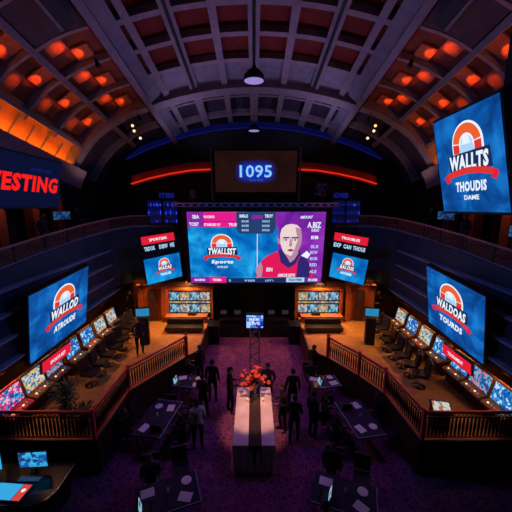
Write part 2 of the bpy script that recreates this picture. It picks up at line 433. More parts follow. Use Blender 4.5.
# ------------------------------------------------------------------ walls and floors
b = MB(); b.box((0, 9.5, -.1), (21.6, 25, .2), 'carpet'); struct('floor', b)
b = MB(); b.box((0, 22.4, 7.4), (21.6, .3, 15.2), 'black'); struct('wall_back', b)
b = MB(); b.box((0, -3, 8.5), (22, .3, 17.4), 'black'); struct('wall_front', b)
def railz(y): return 6.93 - .075 * max(0, 16.6 - y) - .02 * max(0, 11 - y)
for s, nm in ((-1, 'left'), (1, 'right')):
    b = MB(); b.box((s * 10.75, 9.5, 6.5), (.3, 26, 13.2), 'black'); struct('wall_' + nm, b)
    # lower gaming hall wall, balcony front above it, balcony slab
    b = MB(); b.box((s * 8.6, 7.5, 1.9), (.2, 20.6, 4.0), 'darkwood'); trim(b)
    b = MB(); Y = [-2.8, 2, 7, 12, 17.2]
    for y0, y1 in zip(Y, Y[1:]):
        A = [(s * 7.6, y, z) for y, z in ((y0, 2.75), (y1, 2.75), (y1, railz(y1) - .58), (y0, railz(y0) - .58))]
        b.hexa(A, [(s * 7.85, y, z) for _, y, z in A], 'navy')
    trim(b)
    b = MB()
    for y0, y1 in zip(Y, Y[1:]):
        A = [(s * 7.85, y, z) for y, z in ((y0, railz(y0) - 1.2), (y1, railz(y1) - 1.2), (y1, railz(y1) - 1.0), (y0, railz(y0) - 1.0))]
        b.hexa(A, [(s * 10.6, y, z) for _, y, z in A], 'darkwood')
    trim(b)
    for z in (5.3, 4.55, 3.8, 3.05):   # louvre ledges along the balcony front
        b = MB(); b.hexa([(s * x, -2, zz - .25) for x, zz in ((7.62, z), (7.42, z - .03), (7.42, z - .10), (7.62, z - .16))],
                         [(s * x, 17.1, zz) for x, zz in ((7.62, z), (7.42, z - .03), (7.42, z - .10), (7.62, z - .16))], 'ledge'); trim(b)
    b = MB(); b.box((s * 8.1, 7.5, 2.7), (1.1, 20.4, .1), 'darkwood'); trim(b)      # soffit over the machines
# terraces
LP = [(-8.5, 7.4), (-4.5, 7.4), (-4.45, 9.65), (-2.95, 12.1)]
RP = [(8.5, 7.4), (4.75, 7.4), (4.6, 9.5), (4.06, 10.6), (3.2, 12.0)]
TZ = 1.1
for P, s in ((LP, -1), (RP, 1)):
    pts = P + [(s * 2.55, 12.6), (s * 2.55, 15.4), (s * 2.55, 17.9), (s * 8.5, 17.9)]
    b = MB(); b.hexa([(x, y, TZ) for x, y in pts], [(x, y, TZ - .12) for x, y in pts], 'terrace')
    struct('floor', b)
    b = MB(); q = [(x, y) for x, y in P] + [(s * 2.55, 12.6), (s * 2.55, 15.4)]
    for (x0, y0), (x1, y1) in zip(q, q[1:]):
        d = Vector((x1 - x0, y1 - y0)).normalized(); n = Vector((-d.y, d.x)) * -s * .06
        A = [(x0, y0, 0), (x1, y1, 0), (x1, y1, TZ + .02), (x0, y0, TZ + .02)]
        b.hexa(A, [(x - n.x, y - n.y, z) for x, y, z in A], 'darkwood')
    trim(b)
# wall behind the counters, back balcony slab
b = MB(); b.box((0, 18.0, 1.7), (17, .2, 3.4), 'black'); trim(b)
b = MB(); b.box((0, 19.6, 5.9), (21, 5.4, .25), 'black'); trim(b)
b = MB(); b.box((0, 17.15, 4.6), (15.4, .25, 2.9), 'navy'); trim(b)

# ------------------------------------------------------------------ railings
def lower_railing(P, label, s):
    t = thing('terrace_railing', label, 'railing', (P[1][0], P[1][1], TZ))
    top = MB(); pts = [Vector((x, y, TZ + .9)) for x, y in P]
    top.tube(pts, .045, 'railwood', 8); obj('handrail', top, t, world=True, smooth=True)
    bot = MB(); bot.tube([Vector((x, y, TZ + .12)) for x, y in P], .03, 'railwood', 6)
    bot.tube([Vector((x, y, TZ + .74)) for x, y in P], .018, 'railmetal', 6); obj('rail', bot, t, world=True)
    # frieze of small crossed lattice under the handrail
    la = MB(); bal = []
    for (x0, y0), (x1, y1) in zip(P, P[1:]):
        L = math.hypot(x1 - x0, y1 - y0); n = int(L / .105)
        for i in range(n):
            f = (i + .5) / n; g = (i + 1.5) / n if i < n - 1 else 1
            a = Vector((x0 + (x1 - x0) * f, y0 + (y1 - y0) * f, 0)); c_ = Vector((x0 + (x1 - x0) * g, y0 + (y1 - y0) * g, 0))
            la.tube([a + Vector((0, 0, TZ + .75)), c_ + Vector((0, 0, TZ + .88))], .008, 'railmetal', 4)
            la.tube([c_ + Vector((0, 0, TZ + .75)), a + Vector((0, 0, TZ + .88))], .008, 'railmetal', 4)
            bal.append(a)
        p = MB(); p.box((x0, y0, TZ + .46), (.09, .09, .92), 'railwood'); p.lathe([(.001, .92), (.06, .95), (.05, 1.0), (.001, 1.02)], 'railwood', 10, (x0, y0, TZ))
        obj('post', p, t, world=True)
    x1, y1 = P[-1]; p = MB(); p.box((x1, y1, TZ + .48), (.13, .13, .96), 'railwood'); p.lathe([(.001, .96), (.08, 1.0), (.06, 1.06), (.001, 1.09)], 'railwood', 10, (x1, y1, TZ))
    obj('post', p, t, world=True)
    obj('lattice', la, t, world=True)
    random.Random(1).shuffle(bal); bal = bal[:100]
    first = None
    for a in bal:
        if first is None:
            m = MB(); m.tube([(0, 0, 0), (0, 0, .3), (0, 0, .62)], [.018, .036, .018], 'railmetal', 6)
            first = obj('baluster', m, t); o = first
        else: o = first.copy(); C.objects.link(o); o.parent = t
        o.location = chain(t).inverted() @ Vector((a.x, a.y, TZ + .12))
lower_railing(LP, 'red-brown railing with turned bars around the left gaming terrace', -1)
lower_railing(RP, 'red-brown railing with turned bars around the right gaming terrace', 1)

def mesh_mat():
    m = mat('painted_glint_mesh', (.03, .03, .05), .35, noise=(.8, .40, .34), nscale=30); return m  # high-contrast pink noise paints glints into the mesh colour
M['mesh'] = mesh_mat()
def upper_railing(s, label):
    P = [(-2.6, s * 7.72), (3, s * 7.72), (8, s * 7.72), (11, s * 7.72), (13.5, s * 7.68), (15.5, s * 7.4), (16.6, s * 6.8), (16.95, s * 5.9), (17.0, s * 4.6)]
    t = thing('balcony_railing', label, 'railing', (s * 7.72, 8, railz(8) - .6))
    h = MB(); h.tube([(x, y, railz(y)) for y, x in P], .04, 'balcony_rail', 6); obj('handrail', h, t, world=True, smooth=True)
    g = MB()
    for (y0, x0), (y1, x1) in zip(P, P[1:]):
        n = max(1, int(math.hypot(x1 - x0, y1 - y0) / .12))
        for i in range(n):
            f, f2 = i / n, (i + 1) / n
            a = Vector((x0 + (x1 - x0) * f, y0 + (y1 - y0) * f, 0)); c_ = Vector((x0 + (x1 - x0) * f2, y0 + (y1 - y0) * f2, 0))
            for k in range(4):
                z0 = -.55 + k * .13
                g.tube([a + Vector((0, 0, railz(a.y) + z0)), c_ + Vector((0, 0, railz(c_.y) + z0 + .12))], .010, 'mesh', 3, False)
                g.tube([c_ + Vector((0, 0, railz(c_.y) + z0)), a + Vector((0, 0, railz(a.y) + z0 + .12))], .010, 'mesh', 3, False)
    obj('wire_mesh', g, t, world=True)
    for y, x in P[:-1] + [(5.5, s * 7.72), (9.5, s * 7.72), (12.3, s * 7.7)]:
        p = MB(); p.box((x, y, railz(y) - .3), (.05, .05, .6), 'railmetal'); obj('post', p, t, world=True)
    p = MB(); p.tube([(x, y, railz(y) - .58) for y, x in P], .04, 'ledge', 6); obj('rail', p, t, world=True)
upper_railing(-1, 'mesh railing with red handrail along the left upper balcony')
upper_railing(1, 'mesh railing with red handrail along the right upper balcony')
for s in (-1, 1):     # curved navy front filling the corner below the upper railing
    P = [(13.5, 7.68), (15.5, 7.4), (16.6, 6.8), (16.95, 5.9), (17.0, 3.6)]
    b = MB()
    for (y0, x0), (y1, x1) in zip(P, P[1:]):
        A = [(s * x, y, z) for x, y, z in ((x0, y0, 3.2), (x1, y1, 3.2), (x1, y1, railz(y1) - .6), (x0, y0, railz(y0) - .6))]
        b.hexa(A, [(x + s * .06, y + .12, z) for x, y, z in A], 'navy')
    trim(b)

# ------------------------------------------------------------------ display graphics
def arc(cx, cz, r, a0, a1, n=14, sx=1): return [(cx + sx * r * math.cos(R(a0 + (a1 - a0) * i / n)), cz + r * math.sin(R(a0 + (a1 - a0) * i / n))) for i in range(n + 1)]
def ring(b, cx, cz, r0, r1, a0, a1, m, y, sx=1, n=14):
    o = arc(cx, cz, r1, a0, a1, n, sx); i = arc(cx, cz, r0, a0, a1, n, sx)
    for k in range(n): b.poly([o[k], o[k + 1], i[k + 1], i[k]], m, y)
def emblem(parent, S, t1, t2, t3=None, cx=0, cz=0, sx=1, red=True):
    """arched badge, slanted word block, ribbon, words below; S = height of the badge"""
    b = MB(); b.flat = True; y = -.03
    q = lambda x, z: (cx + x * S * sx, cz + z * S)
    def pl(pts, m, y_): b.poly([q(*p) for p in pts], m, y_)
    # badge
    c0 = (cx, cz + .17 * S)
    b.poly(arc(c0[0], c0[1], .31 * S, 0, 180, 18, sx) + [q(-.31, .05), q(.31, .05)], 'white_e', y)
    ring(b, c0[0], c0[1], .15 * S, .28 * S, 8, 172, 'orange_e', y - .012, sx)
    b.poly([q(-.28, .06), q(-.15, .06), q(-.15, .18), q(-.28, .19)], 'red_e', y - .012)
    b.poly([q(.28, .06), q(.15, .06), q(.15, .18), q(.28, .19)], 'red_e', y - .012)
    b.poly(arc(c0[0], c0[1] + .0 * S, .12 * S, 0, 180, 10, sx) + [q(-.16, .05), q(.16, .05)], 'pale_e', y - .014)
    pl([(-.05, .30), (.05, .30), (.09, .17), (-.09, .17)], 'white_e', y - .02)
    # word block
    pl([(-.42, .05), (.42, .08), (.44, -.19), (-.40, -.22)], 'navy_e', y - .022)
    b.text(t1, cx, cz - .07 * S, .78 * S * sx, .22 * S, 'white_e', y - .034, .05, .12)
    # ribbon
    top = [(-.46 + .92 * i / 10, -.20 - .06 * math.sin(math.pi * i / 10) * -1 + .03) for i in range(11)]
    for i in range(10):
        (xa, za), (xb, zb) = top[i], top[i + 1]
        pl([(xa, za - .04), (xb, zb - .04), (xb, zb - .13), (xa, za - .13)], 'red_e', y - .04)
    pl([(-.46, -.22), (-.54, -.26), (-.49, -.36), (-.40, -.33)], 'crimson_e', y - .038)
    pl([(.46, -.22), (.54, -.26), (.49, -.36), (.40, -.33)], 'crimson_e', y - .038)
    obj('badge', b, parent)
    b = MB(); b.flat = True
    b.text(t2, cx, cz - .42 * S, .62 * S * sx, .15 * S, 'white_e', y - .034, .05, .1)
    if t3: b.text(t3, cx, cz - .58 * S, .30 * S * sx, .07 * S, 'white_e', y - .034, .03)
    obj('lettering', b, parent)
def advert(name, label, ctr, ypr, w, h, t1, t2, t3, S, cx=0, cz=0, dm='blue_disp', fr=.07, group=None, sx=1):
    mt = Matrix.Translation(ctr) @ YTR(*ypr)
    t = thing(name, label, 'screen', group=group, mtx=mt)
    b = MB(); b.box((0, .10, 0), (w + 2 * fr, .18, h + 2 * fr), 'black'); obj('casing', b, t)
    b = MB(); b.flat = True
    b.box((0, -.001, 0), (w, .03, h), dm); obj('display', b, t)
    emblem(t, S, t1, t2, t3, cx, cz, sx)
    return t
lg = advert('advertising_screen', 'tall blue screen hung from a black column at the upper right', (5.33, 7.8, 8.72), (-90, 13, -1.5), 2.3, 2.5,
            'WALLTS', 'THOUDIS', 'DAME', 1.75, .1, .15)
b = MB(); b.box((.55, .9, 1.9), (.22, .22, 5.0), 'black', (YTR(-90, 13, -1.5)).inverted().to_3x3()); b.box((0, .4, .5), (.5, .5, .5), 'black'); obj('mounting_column', b, lg)
advert('advertising_screen', 'large blue screen on the left balcony front, above a narrow red sign', (-6.94, 10.28, 3.86), (84.5, 13.5, -7), 2.78, 2.52, 'WALLOD', 'ATROUDE', None, 1.75, .1, .2)
advert('advertising_screen', 'large blue screen on the right balcony front, above a narrow red sign', (6.95, 9.95, 3.97), (-85, 14.5, 8.5), 2.58, 2.49, 'WALDOAS', 'TOURDS', None, 1.75, -.05, .2)
advert('advertising_screen', 'small blue screen left of the giant screen, under a red banner', (-4.78, 15.5, 4.23), (36, 2, -6), 1.9, 1.35, 'WADAS', 'THOUSE', None, .95, .05, .12, 'cyan_disp', .05)
advert('advertising_screen', 'small blue screen right of the giant screen, under a red banner', (4.98, 15.5, 4.22), (-33, 1, 7), 1.85, 1.36, 'SALDIS', 'HOUSES', None, .95, -.05, .12, 'cyan_disp', .05)
def red_banner(label, ctr, ypr, w, h, word, under=None):
    t = thing('red_banner', label, 'sign', mtx=Matrix.Translation(ctr) @ YTR(*ypr))
    b = MB(); b.box((0, .05, 0), (w + .06, .08, h + .06), 'black'); b.flat = True; obj('casing', b, t)
    b = MB(); b.flat = True; b.box((0, -.001, 0), (w, .02, h), 'crimson_e'); obj('panel', b, t)
    b = MB(); b.flat = True; b.text(word, 0, 0, w * .55, h * .34, 'white_e', -.03, .03)
    if under:
        obj('lettering', b, t)
        for (u, x0, ww) in under: b = MB(); b.flat = True; b.text(u, x0, -h * 1.02, ww, h * .55, 'pale_e', -.03, .05); obj('lettering', b, t)
    else: obj('lettering', b, t)
red_banner('red lit banner with white words above the small left screen', (-4.97, 15.45, 5.82), (30, 1, -6), 1.68, .42, 'SPORTSBK', [('TBDOK', -.5, .55), ('DIBW', .2, .45), ('HE', .66, .22)])
red_banner('red lit banner with white words above the small right screen', (5.02, 15.45, 5.80), (-30, 1, 7), 1.72, .42, 'TROUBLES', [('EXP', -.62, .4), ('CAN', -.1, .4), ('THOUS', .5, .62)])
red_banner('narrow red lit sign on the left wall under the large blue screen', (-6.9, 9.7, 2.38), (88, 5, -1), 1.42, .38, 'SPORTS BET')
red_banner('narrow red lit sign on the right wall under the large blue screen', (6.98, 9.55, 2.42), (-91, 5, -1), 1.48, .37, 'TOURAMENT')

# ------------------------------------------------------------------ giant screen
t = thing('giant_screen', 'giant split screen in the middle, badge at left and man in red shirt at right', 'screen', mtx=Matrix.Translation((.12, 16.0, 5.22)) @ YTR(0, 7.2, 0))
w, h = 7.25, 3.95; X0, Z0 = -w / 2, -h / 2
b = MB(); b.box((0, .22, 0), (w + .5, .4, h + .45), 'black'); obj('casing', b, t)
b = MB(); b.flat = True; b.box((0, 0, 0), (w, .03, h), 'cyan_disp'); obj('display', b, t)
def px(u, v): return (X0 + w * u, Z0 + h * (1 - v))    # u,v from the top left corner
def R4(b, u0, v0, u1, v1, m, y): (a, d), (e, f) = px(u0, v0), px(u1, v1); b.rect(a, f, e, d, m, y)
b = MB(); b.flat = True
R4(b, 0, 0, .38, .20, 'magenta_e', -.03); R4(b, 0, 0, .12, .20, 'purple_e', -.035); R4(b, 0, .115, .38, .13, 'purple_e', -.04)
R4(b, .66, 0, 1, 1, 'violet_disp', -.03); R4(b, .60, .0, .68, .20, 'purple_e', -.028)
R4(b, .505, .2, .51, .93, 'white_e', -.032)
b.poly([px(.355, 0), px(.64, 0), px(.64, .22), px(.62, .29), px(.375, .29), px(.355, .22)], 'dark_e', -.045)
R4(b, .47, .04, .545, .09, 'purple_e', -.05)
R4(b, 0, .93, 1, 1, 'navy_e', -.06); R4(b, 0, .91, .145, 1, 'purple_e', -.065); R4(b, .14, .91, .27, 1, 'magenta_e', -.066)
R4(b, .73, .92, .87, .99, 'pale_e', -.066); R4(b, .88, .92, .995, .99, 'purple_e', -.066)
obj('picture_blocks', b, t)
def T(s_, u, v, ww, hh, m='white_e', y=-.075, bo=.03, sh=0):
    x, z = px(u, v); b = MB(); b.flat = True; b.text(s_, x, z, ww * w, hh * h, m, y, bo, sh); obj('caption', b, t)
T('SBA', .065, .06, .05, .05); T('WADBUS', .16, .06, .08, .035); T('TOBT', .05, .16, .07, .05); T('STABILISE OF', .18, .165, .12, .035); T('TRUE', .33, .165, .06, .04)
T('BIBLE', .41, .05, .06, .04); T('TBOY', .59, .05, .06, .045)
for k, v in enumerate((.12, .18, .24)):
    T('BOUSE', .42, v, .05, .03, 'pale_e'); T('SHOULD', .57, v, .055, .03, 'pale_e')
T('AMOUNT', .86, .065, .09, .04, sh=.2); T('A.BIZ', .92, .17, .10, .08)
for v, s_ in ((.24, 'DADO'), (.34, 'EB'), (.47, 'SUI'), (.55, 'BOW'), (.64, 'BOB'), (.73, 'RED'), (.83, 'ALE')): T(s_, .93, v, .055, .045, 'pale_e' if v > .4 else 'white_e')
T('BADEND', .07, .955, .08, .03); T('TBOBA', .2, .955, .07, .035); T('R', .30, .965, .015, .035, 'pale_e'); T('W BADB', .45, .965, .08, .03, 'pale_e'); T('LOT I', .60, .965, .06, .03, 'pale_e')
T('HIGHTIME', .80, .955, .1, .035, 'navy_e'); T('BOOB'.replace('BOOB', 'BOEB'), .935, .955, .07, .04)
T('ARMOUR DEPTH', .73, .885, .13, .05, sh=.2); T('BSN', .60, .80, .045, .06)
cx_, cz_ = px(.245, .52)
emblem(t, 1.75, 'TWALLSST', 'Sports', 'STATE CUP', cx_, cz_ + .05, 1.1)
# portrait of the man in the red shirt, flat picture on the display
b = MB(); b.flat = True
def PP(pts, m, y): b.poly([px(.5 + (u - .03) * .5, v) for u, v in pts], m, y)
PP([(.02, .92), (.06, .78), (.10, .68), (.20, .60), (.33, .54), (.42, .60), (.60, .58), (.70, .62), (.80, .66), (.88, .78), (.90, .92)], 'shirt_e', -.05)
PP([(.05, .92), (.02, .80), (.10, .68), (.13, .78), (.11, .92)], 'faceshade_e', -.052)
PP([(.64, .92), (.66, .66), (.70, .60), (.80, .66), (.87, .80), (.84, .92)], 'collar_e', -.052)
PP([(.70, .60), (.78, .53), (.84, .58), (.80, .64)], 'white_e', -.054)
PP([(.36, .54), (.40, .50), (.52, .66), (.64, .50), (.70, .56), (.62, .72), (.52, .78), (.40, .70)], 'collar_e', -.055)
PP([(.47, .58), (.64, .50), (.66, .56), (.60, .66), (.54, .70)], 'faceshade_e', -.057)
PP([(.38, .30), (.40, .22), (.46, .17), (.54, .155), (.62, .17), (.68, .22), (.70, .32), (.70, .42), (.66, .52), (.60, .60), (.54, .63), (.48, .60), (.42, .52), (.385, .42)], 'face_e', -.06)
PP([(.60, .20), (.68, .22), (.70, .32), (.70, .42), (.66, .52), (.60, .60), (.55, .62), (.60, .50), (.64, .38)], 'faceshade_e', -.062)
PP([(.37, .36), (.345, .34), (.35, .42), (.385, .44)], 'faceshade_e', -.061)
for u0, u1 in ((.42, .51), (.555, .645)):
    PP([(u0, .335), (u1, .335), (u1, .355), (u0, .355)], 'navy_e', -.066)
    PP([(u0, .335), (u0 + .01, .335), (u0 + .012, .40), (u0, .39)], 'faceshade_e', -.066)
    PP([(u0 + .03, .365), (u1 - .025, .365), (u1 - .03, .385), (u0 + .035, .385)], 'collar_e', -.067)
PP([(.51, .34), (.555, .34), (.555, .348), (.51, .348)], 'navy_e', -.067)
PP([(.525, .36), (.545, .36), (.565, .45), (.54, .475), (.515, .46)], 'faceshade_e', -.068)
PP([(.49, .515), (.54, .50), (.59, .515), (.58, .53), (.54, .54), (.50, .53)], 'mouth_e', -.068)
PP([(.44, .56), (.48, .60), (.54, .63), (.60, .60), (.62, .575), (.54, .60)], 'faceshade_e', -.069)
obj('portrait', b, t)

# ledge with mouldings over the giant screen, dark housing around it
b = MB(); b.box((0.1, 16.6, 6.2), (8.2, .5, 6.0 - 4.2), 'black'); b.box((.1, 16.55, 7.55), (8.7, 1.2, .22), 'blackgloss')
b.box((.1, 15.96, 7.62), (8.8, .06, .06), 'ledge'); b.box((.1, 15.96, 7.46), (8.8, .06, .04), 'ledge')
b.box((0.1, 16.9, 5.4), (8.4, .5, 4.7), 'black')
for i in range(22): b.box((-4.1 + i * .4, 15.93, 7.54), (.16, .04, .08), 'ledge')
trim(b)
# 1095 sign
t = thing('number_board', 'brown projection board reading 1095 above the giant screen', 'sign', mtx=Matrix.Translation((.1, 17.5, 9.36)) @ YTR(0, 6.7, 0))
mb_ = display('brown_board_display', [(.009, .003, .003), (.015, .005, .0045), (.021, .0065, .006)], .5)
b = MB(); b.box((0, .2, 0), (4.8, .35, 2.4), 'black'); obj('casing', b, t)
b = MB(); b.flat = True; b.box((0, 0, 0), (4.6, .03, 2.25), mb_); obj('board', b, t)
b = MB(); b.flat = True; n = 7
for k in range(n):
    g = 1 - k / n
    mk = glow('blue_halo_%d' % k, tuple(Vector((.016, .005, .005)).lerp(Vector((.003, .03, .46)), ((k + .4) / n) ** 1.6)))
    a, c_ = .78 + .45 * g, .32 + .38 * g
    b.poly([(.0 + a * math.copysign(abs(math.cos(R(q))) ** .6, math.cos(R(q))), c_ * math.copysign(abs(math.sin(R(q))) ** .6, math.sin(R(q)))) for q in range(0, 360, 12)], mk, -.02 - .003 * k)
b.text('1095', 0, .02, 1.85, .72, glow('number_glow', (.02, .16, .8)), -.05, .05)
b.text('1095', 0, .02, 1.8, .66, glow('number_white', (.35, .62, .9)), -.055, .005)
b.text('PLAY LIVE', .02, -.46, .75, .12, glow('number_small', (.03, .10, .5)), -.05, .02)
obj('numerals', b, t)
for s in (-1, 1):
    b = MB(); b.tube([(s * 2.5, .1, -3.33), (s * 2.5, .1, 1.3)], .05, 'rib', 8); obj('side_pole', b, t)
# light bands on the back wall
def band(pts, name, label, m, r, hgt=None):
    b = MB(); b.tube(pts, r, m, 6)
    tag(obj(name, b, smooth=True), label, 'light')
PTS = [(-10.2, 22.1, 8.0 + 2.2), (-8.6, 22.1, 11.0), (-6.4, 22.1, 11.9), (-3.4, 22.1, 12.65), (0, 22.1, 12.9), (3.4, 22.1, 12.65), (6.4, 22.1, 11.9), (8.6, 22.1, 11.0), (10.2, 22.1, 10.2)]
PTS = [(x, 22.1, 12.9 - .0262 * x * x) for x in [-10.2 + i * .68 for i in range(31)]]
b = MB()
b.sweep(PTS, lambda i, p: [Vector(p) + Vector(d) for d in ((0, 0, -.16), (0, 0, .22), (0, .12, .22), (0, .12, -.16))], 'bluestrip')
bt = thing('arched_light_band', 'long deep blue arched light band under the far end of the vault', 'light', (0, 22.1, 12.9))
obj('diffuser', b, bt, world=True)
b = MB(); b.tube([Vector(p) + Vector((0, -.1, -.2)) for p in PTS], .035, 'bluerim', 6); obj('light_rope', b, bt, world=True)
for s, nm in ((-1, 'left'), (1, 'right')):
    P = [(s * 2.75, 20.6, 9.7 + .1), (s * 4.2, 20.6, 9.72), (s * 5.6, 20.6, 9.5), (s * 7.0, 20.6, 9.2), (s * 8.2, 20.6, 8.85)]
    t = thing('neon_band', 'red neon band on the dark wall %s of the number board' % nm, 'light', (s * 5, 20.6, 8.9))
    b = MB(); b.tube(P, .055, 'redneon', 6); obj('tube', b, t, world=True)
    b = MB(); b.sweep(P, lambda i, p: [Vector(p) + Vector(d) for d in ((0, .1, -.15), (0, .1, .5), (0, .2, .5), (0, .2, -.15))], mat('red_brown_backing', (.25, .05, .03), .6)); obj('backing', b, t, world=True)
    for x in (3.5, 5, 6.5, 7.8): lamp('POINT', 'neon_wash', (s * x, 20.3, 9.75 - (x - 3) * .11), None, 1.3, (1, .08, .02), .15)
    b = MB(); b.flat = True; b.text('IOVEB' if s > 0 else 'ITIBS', s * 6.0, 8.1, 1.0, .35, 'bluesign', 21.04, .03)
    b.box((s * 6.0, 21.14, 8.1), (1.4, .16, .7), 'black')
    tag(obj('blue_letter_sign', b), 'dim blue lettering under the %s red neon band' % nm, 'sign')
# upper back wall behind number board
b = MB(); b.box((0, 21.3, 8.6), (21, .2, 3.8), 'black'); trim(b)
# bar shelves behind the balcony ends, their glitter made by glowing bottles
for s, nm in ((-1, 'left'), (1, 'right')):
    t = thing('bar_shelf', 'shelf unit with bottles glowing blue as glitter at the %s end of the far balcony' % nm, 'shelf', (s * 5.6, 18.6, 6.05))
    b = MB(); b.box((0, .15, 1.0), (1.9, .1, 1.4), glow('blue_backlight', (.002, .003, .045)))
    for x in (-.95, 0, .95): b.box((x, 0, .9), (.05, .35, 1.8), 'black')
    obj('back_panel', b, t)
    for z in (.35, .85, 1.35, 1.75):
        b = MB(); b.box((0, 0, z), (1.9, .35, .04), 'blackgloss'); obj('shelf_board', b, t)
    g1 = glow('bottle_painted_glint', (.03, .06, .9)); g2 = glow('bottle_glow_dark', (.004, .01, .16))  # bottles emit blue in place of glints on the glass
    b = MB(); rnd = random.Random(5 + s)
    for z in (.37, .87, 1.37):
        for i in range(15):
            x = -.85 + i * .12 + rnd.uniform(-.02, .02); hh = rnd.uniform(.16, .3)
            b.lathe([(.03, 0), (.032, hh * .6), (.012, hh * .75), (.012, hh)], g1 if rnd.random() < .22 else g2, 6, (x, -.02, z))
    o = obj('bottles', b, t); o['kind'] = 'stuff'
# ornaments on the ledge ends
def ornament(name, label, loc, sc, seed):
    rnd = random.Random(seed); t = thing(name, label, 'plant', loc)
    b = MB(); b.lathe([(.12 * sc, 0), (.2 * sc, .35 * sc), (.17 * sc, .36 * sc)], 'black', 12); obj('pot', b, t)
    b = MB()
    for i in range(150):
        a = rnd.uniform(0, 6.28); z = rnd.uniform(.4, 1.15) * sc; r = rnd.uniform(0, .42) * sc
        p = Vector((r * math.cos(a), r * math.sin(a) * .6, z)); d = Vector((rnd.uniform(-1, 1), rnd.uniform(-1, 1), rnd.uniform(-.4, 1))).normalized() * .11 * sc
        e = d.cross(Vector((rnd.uniform(-1, 1), rnd.uniform(-1, 1), rnd.uniform(-1, 1)))).normalized() * .035 * sc
        b.face([p - d, p + e, p + d, p - e], 'greyleaf')
    o = obj('foliage', b, t); o['kind'] = 'stuff'
    b = MB(); b.tube([(0, 0, .3 * sc), (0, 0, .9 * sc)], .02, 'greyleaf', 5); obj('stem', b, t)
ornament('potted_plant', 'grey leafy ornament on the right end of the screen ledge', (3.55, 16.3, 7.66), .85, 1)  # figure-like ornament, shaped here as a leafy pot
ornament('potted_plant', 'small dark potted plant on the left end of the screen ledge', (-3.3, 16.3, 7.66), .55, 2)

# left sign with red letters under the cove
t = thing('letter_sign', 'navy sign with large red letters at the upper left edge', 'sign', mtx=Matrix.Translation((-5.9, 7.8, 8.27)) @ YTR(94, 9.4, 1.2))
b = MB(); b.box((0, .15, 0), (3.6, .25, 1.42), 'black'); obj('casing', b, t)
b = MB(); b.flat = True; b.box((0, 0, 0), (3.5, .03, 1.32), 'navysign'); obj('panel', b, t)
b = MB(); b.flat = True; b.text('VESTING', .20, -.03, 2.72, .44, 'redletter', -.04, .05, .1); b.text('LIVE ODDS & GAMES', .75, .34, .95, .09, 'bluesign', -.04, .01); obj('lettering', b, t)
for x in (-1.3, 1.3): b = MB(); b.box((x, 1.95, .2), (.12, 3.5, .12), 'black'); obj('wall_arm', b, t)

# ------------------------------------------------------------------ pendants, spot heads
def pendant(label, w, V, r):
    p = VP(0.0, V, w); t = thing('pendant_lamp', label, 'lamp', p)
    b = MB(); b.lathe([(r, 0), (r * 1.02, .04), (r * .92, r * .5), (r * .62, r * .85), (r * .25, r * 1.1), (.06, r * 1.35), (.03, r * 1.4)], 'black', 24); obj('lamp_shade', b, t, smooth=True)
    b = MB(); b.lathe([(r * .93, 0), (r * .5, .0), (.01, -.0)], 'lampdisc', 24, (0, 0, -.01)); obj('diffuser', b, t)
    zt = 0
    top = VP(0, V0 - .1, w).z - p.z + (V0 - V) * .19 * .19
    b = MB(); b.tube([(0, 0, r * 1.35), (0, 0, top)], .015, 'black', 6); obj('cord', b, t)
    lamp('SPOT', 'pendant_light', p + Vector((0, 0, -.05)), p + Vector((0, 0, -5)), 60, (.6, .5, 1), r * .6, 110)
pendant('nearer and larger black dome pendant lamp in the middle of the vault', 11.5, 6.72, .40)
pendant('farther and smaller black dome pendant lamp over the number board', 20.0, 8.35, .38)
def head(label, loc, aim, sc=1, group=None, m='warmglow'):
    d = (Vector(aim) - Vector(loc)).normalized()
    t = thing('spotlight', label, 'light', group=group, mtx=Matrix.Translation(loc) @ d.to_track_quat('-Z', 'Y').to_matrix().to_4x4())
    b = MB(); b.lathe([(.09 * sc, -.18 * sc), (.1 * sc, -.15 * sc), (.07 * sc, .02), (.05 * sc, .1 * sc)], 'black', 12); obj('housing', b, t)
    b = MB(); b.lathe([(.075 * sc, -.182 * sc), (.01, -.184 * sc)], m, 12); obj('lens', b, t)
    b = MB(); b.box((0, 0, .13 * sc), (.16 * sc, .03, .03), 'chrome'); b.tube([(0, 0, .1 * sc), (0, 0, .3 * sc)], .015, 'chrome', 6); obj('bracket', b, t)
for s, nm in ((-1, 'left'), (1, 'right')):
    for k, (X, V, w) in enumerate(((6.85, 7.35, 16.9), (6.8, 7.1, 17.0), (6.6, 6.85, 17.4))):
        head(('top', 'middle', 'lowest')[k] + ' spotlight of the three beside the far end of the %s great beam' % nm, VP(s * X, V, w), VP(s * X * .6, V - 3, w - 6), 1.0, 'spotlights under the great beams', 'warmglow')
    b = MB(); b.tube([VP(s * 6.85, 7.9, 17.2), VP(s * 6.75, 6.8, 17.3)], .03, 'chrome', 6); tag(obj('spotlight_pole', b), 'thin pole carrying three spotlights by the %s great beam' % nm, 'pole')
for a, bb, *_ in WASH:
    nm = 'left' if a[0] < 0 else 'right'; fr = 'nearer' if a[1] < 12 else 'farther'
    head('%s added spotlight hung under the %s great beam' % (fr, nm), Vector(a) + (Vector(a) - Vector(bb)).normalized() * .1, bb, .9, None, 'black')  # housings added to go with the made-up carpet fill

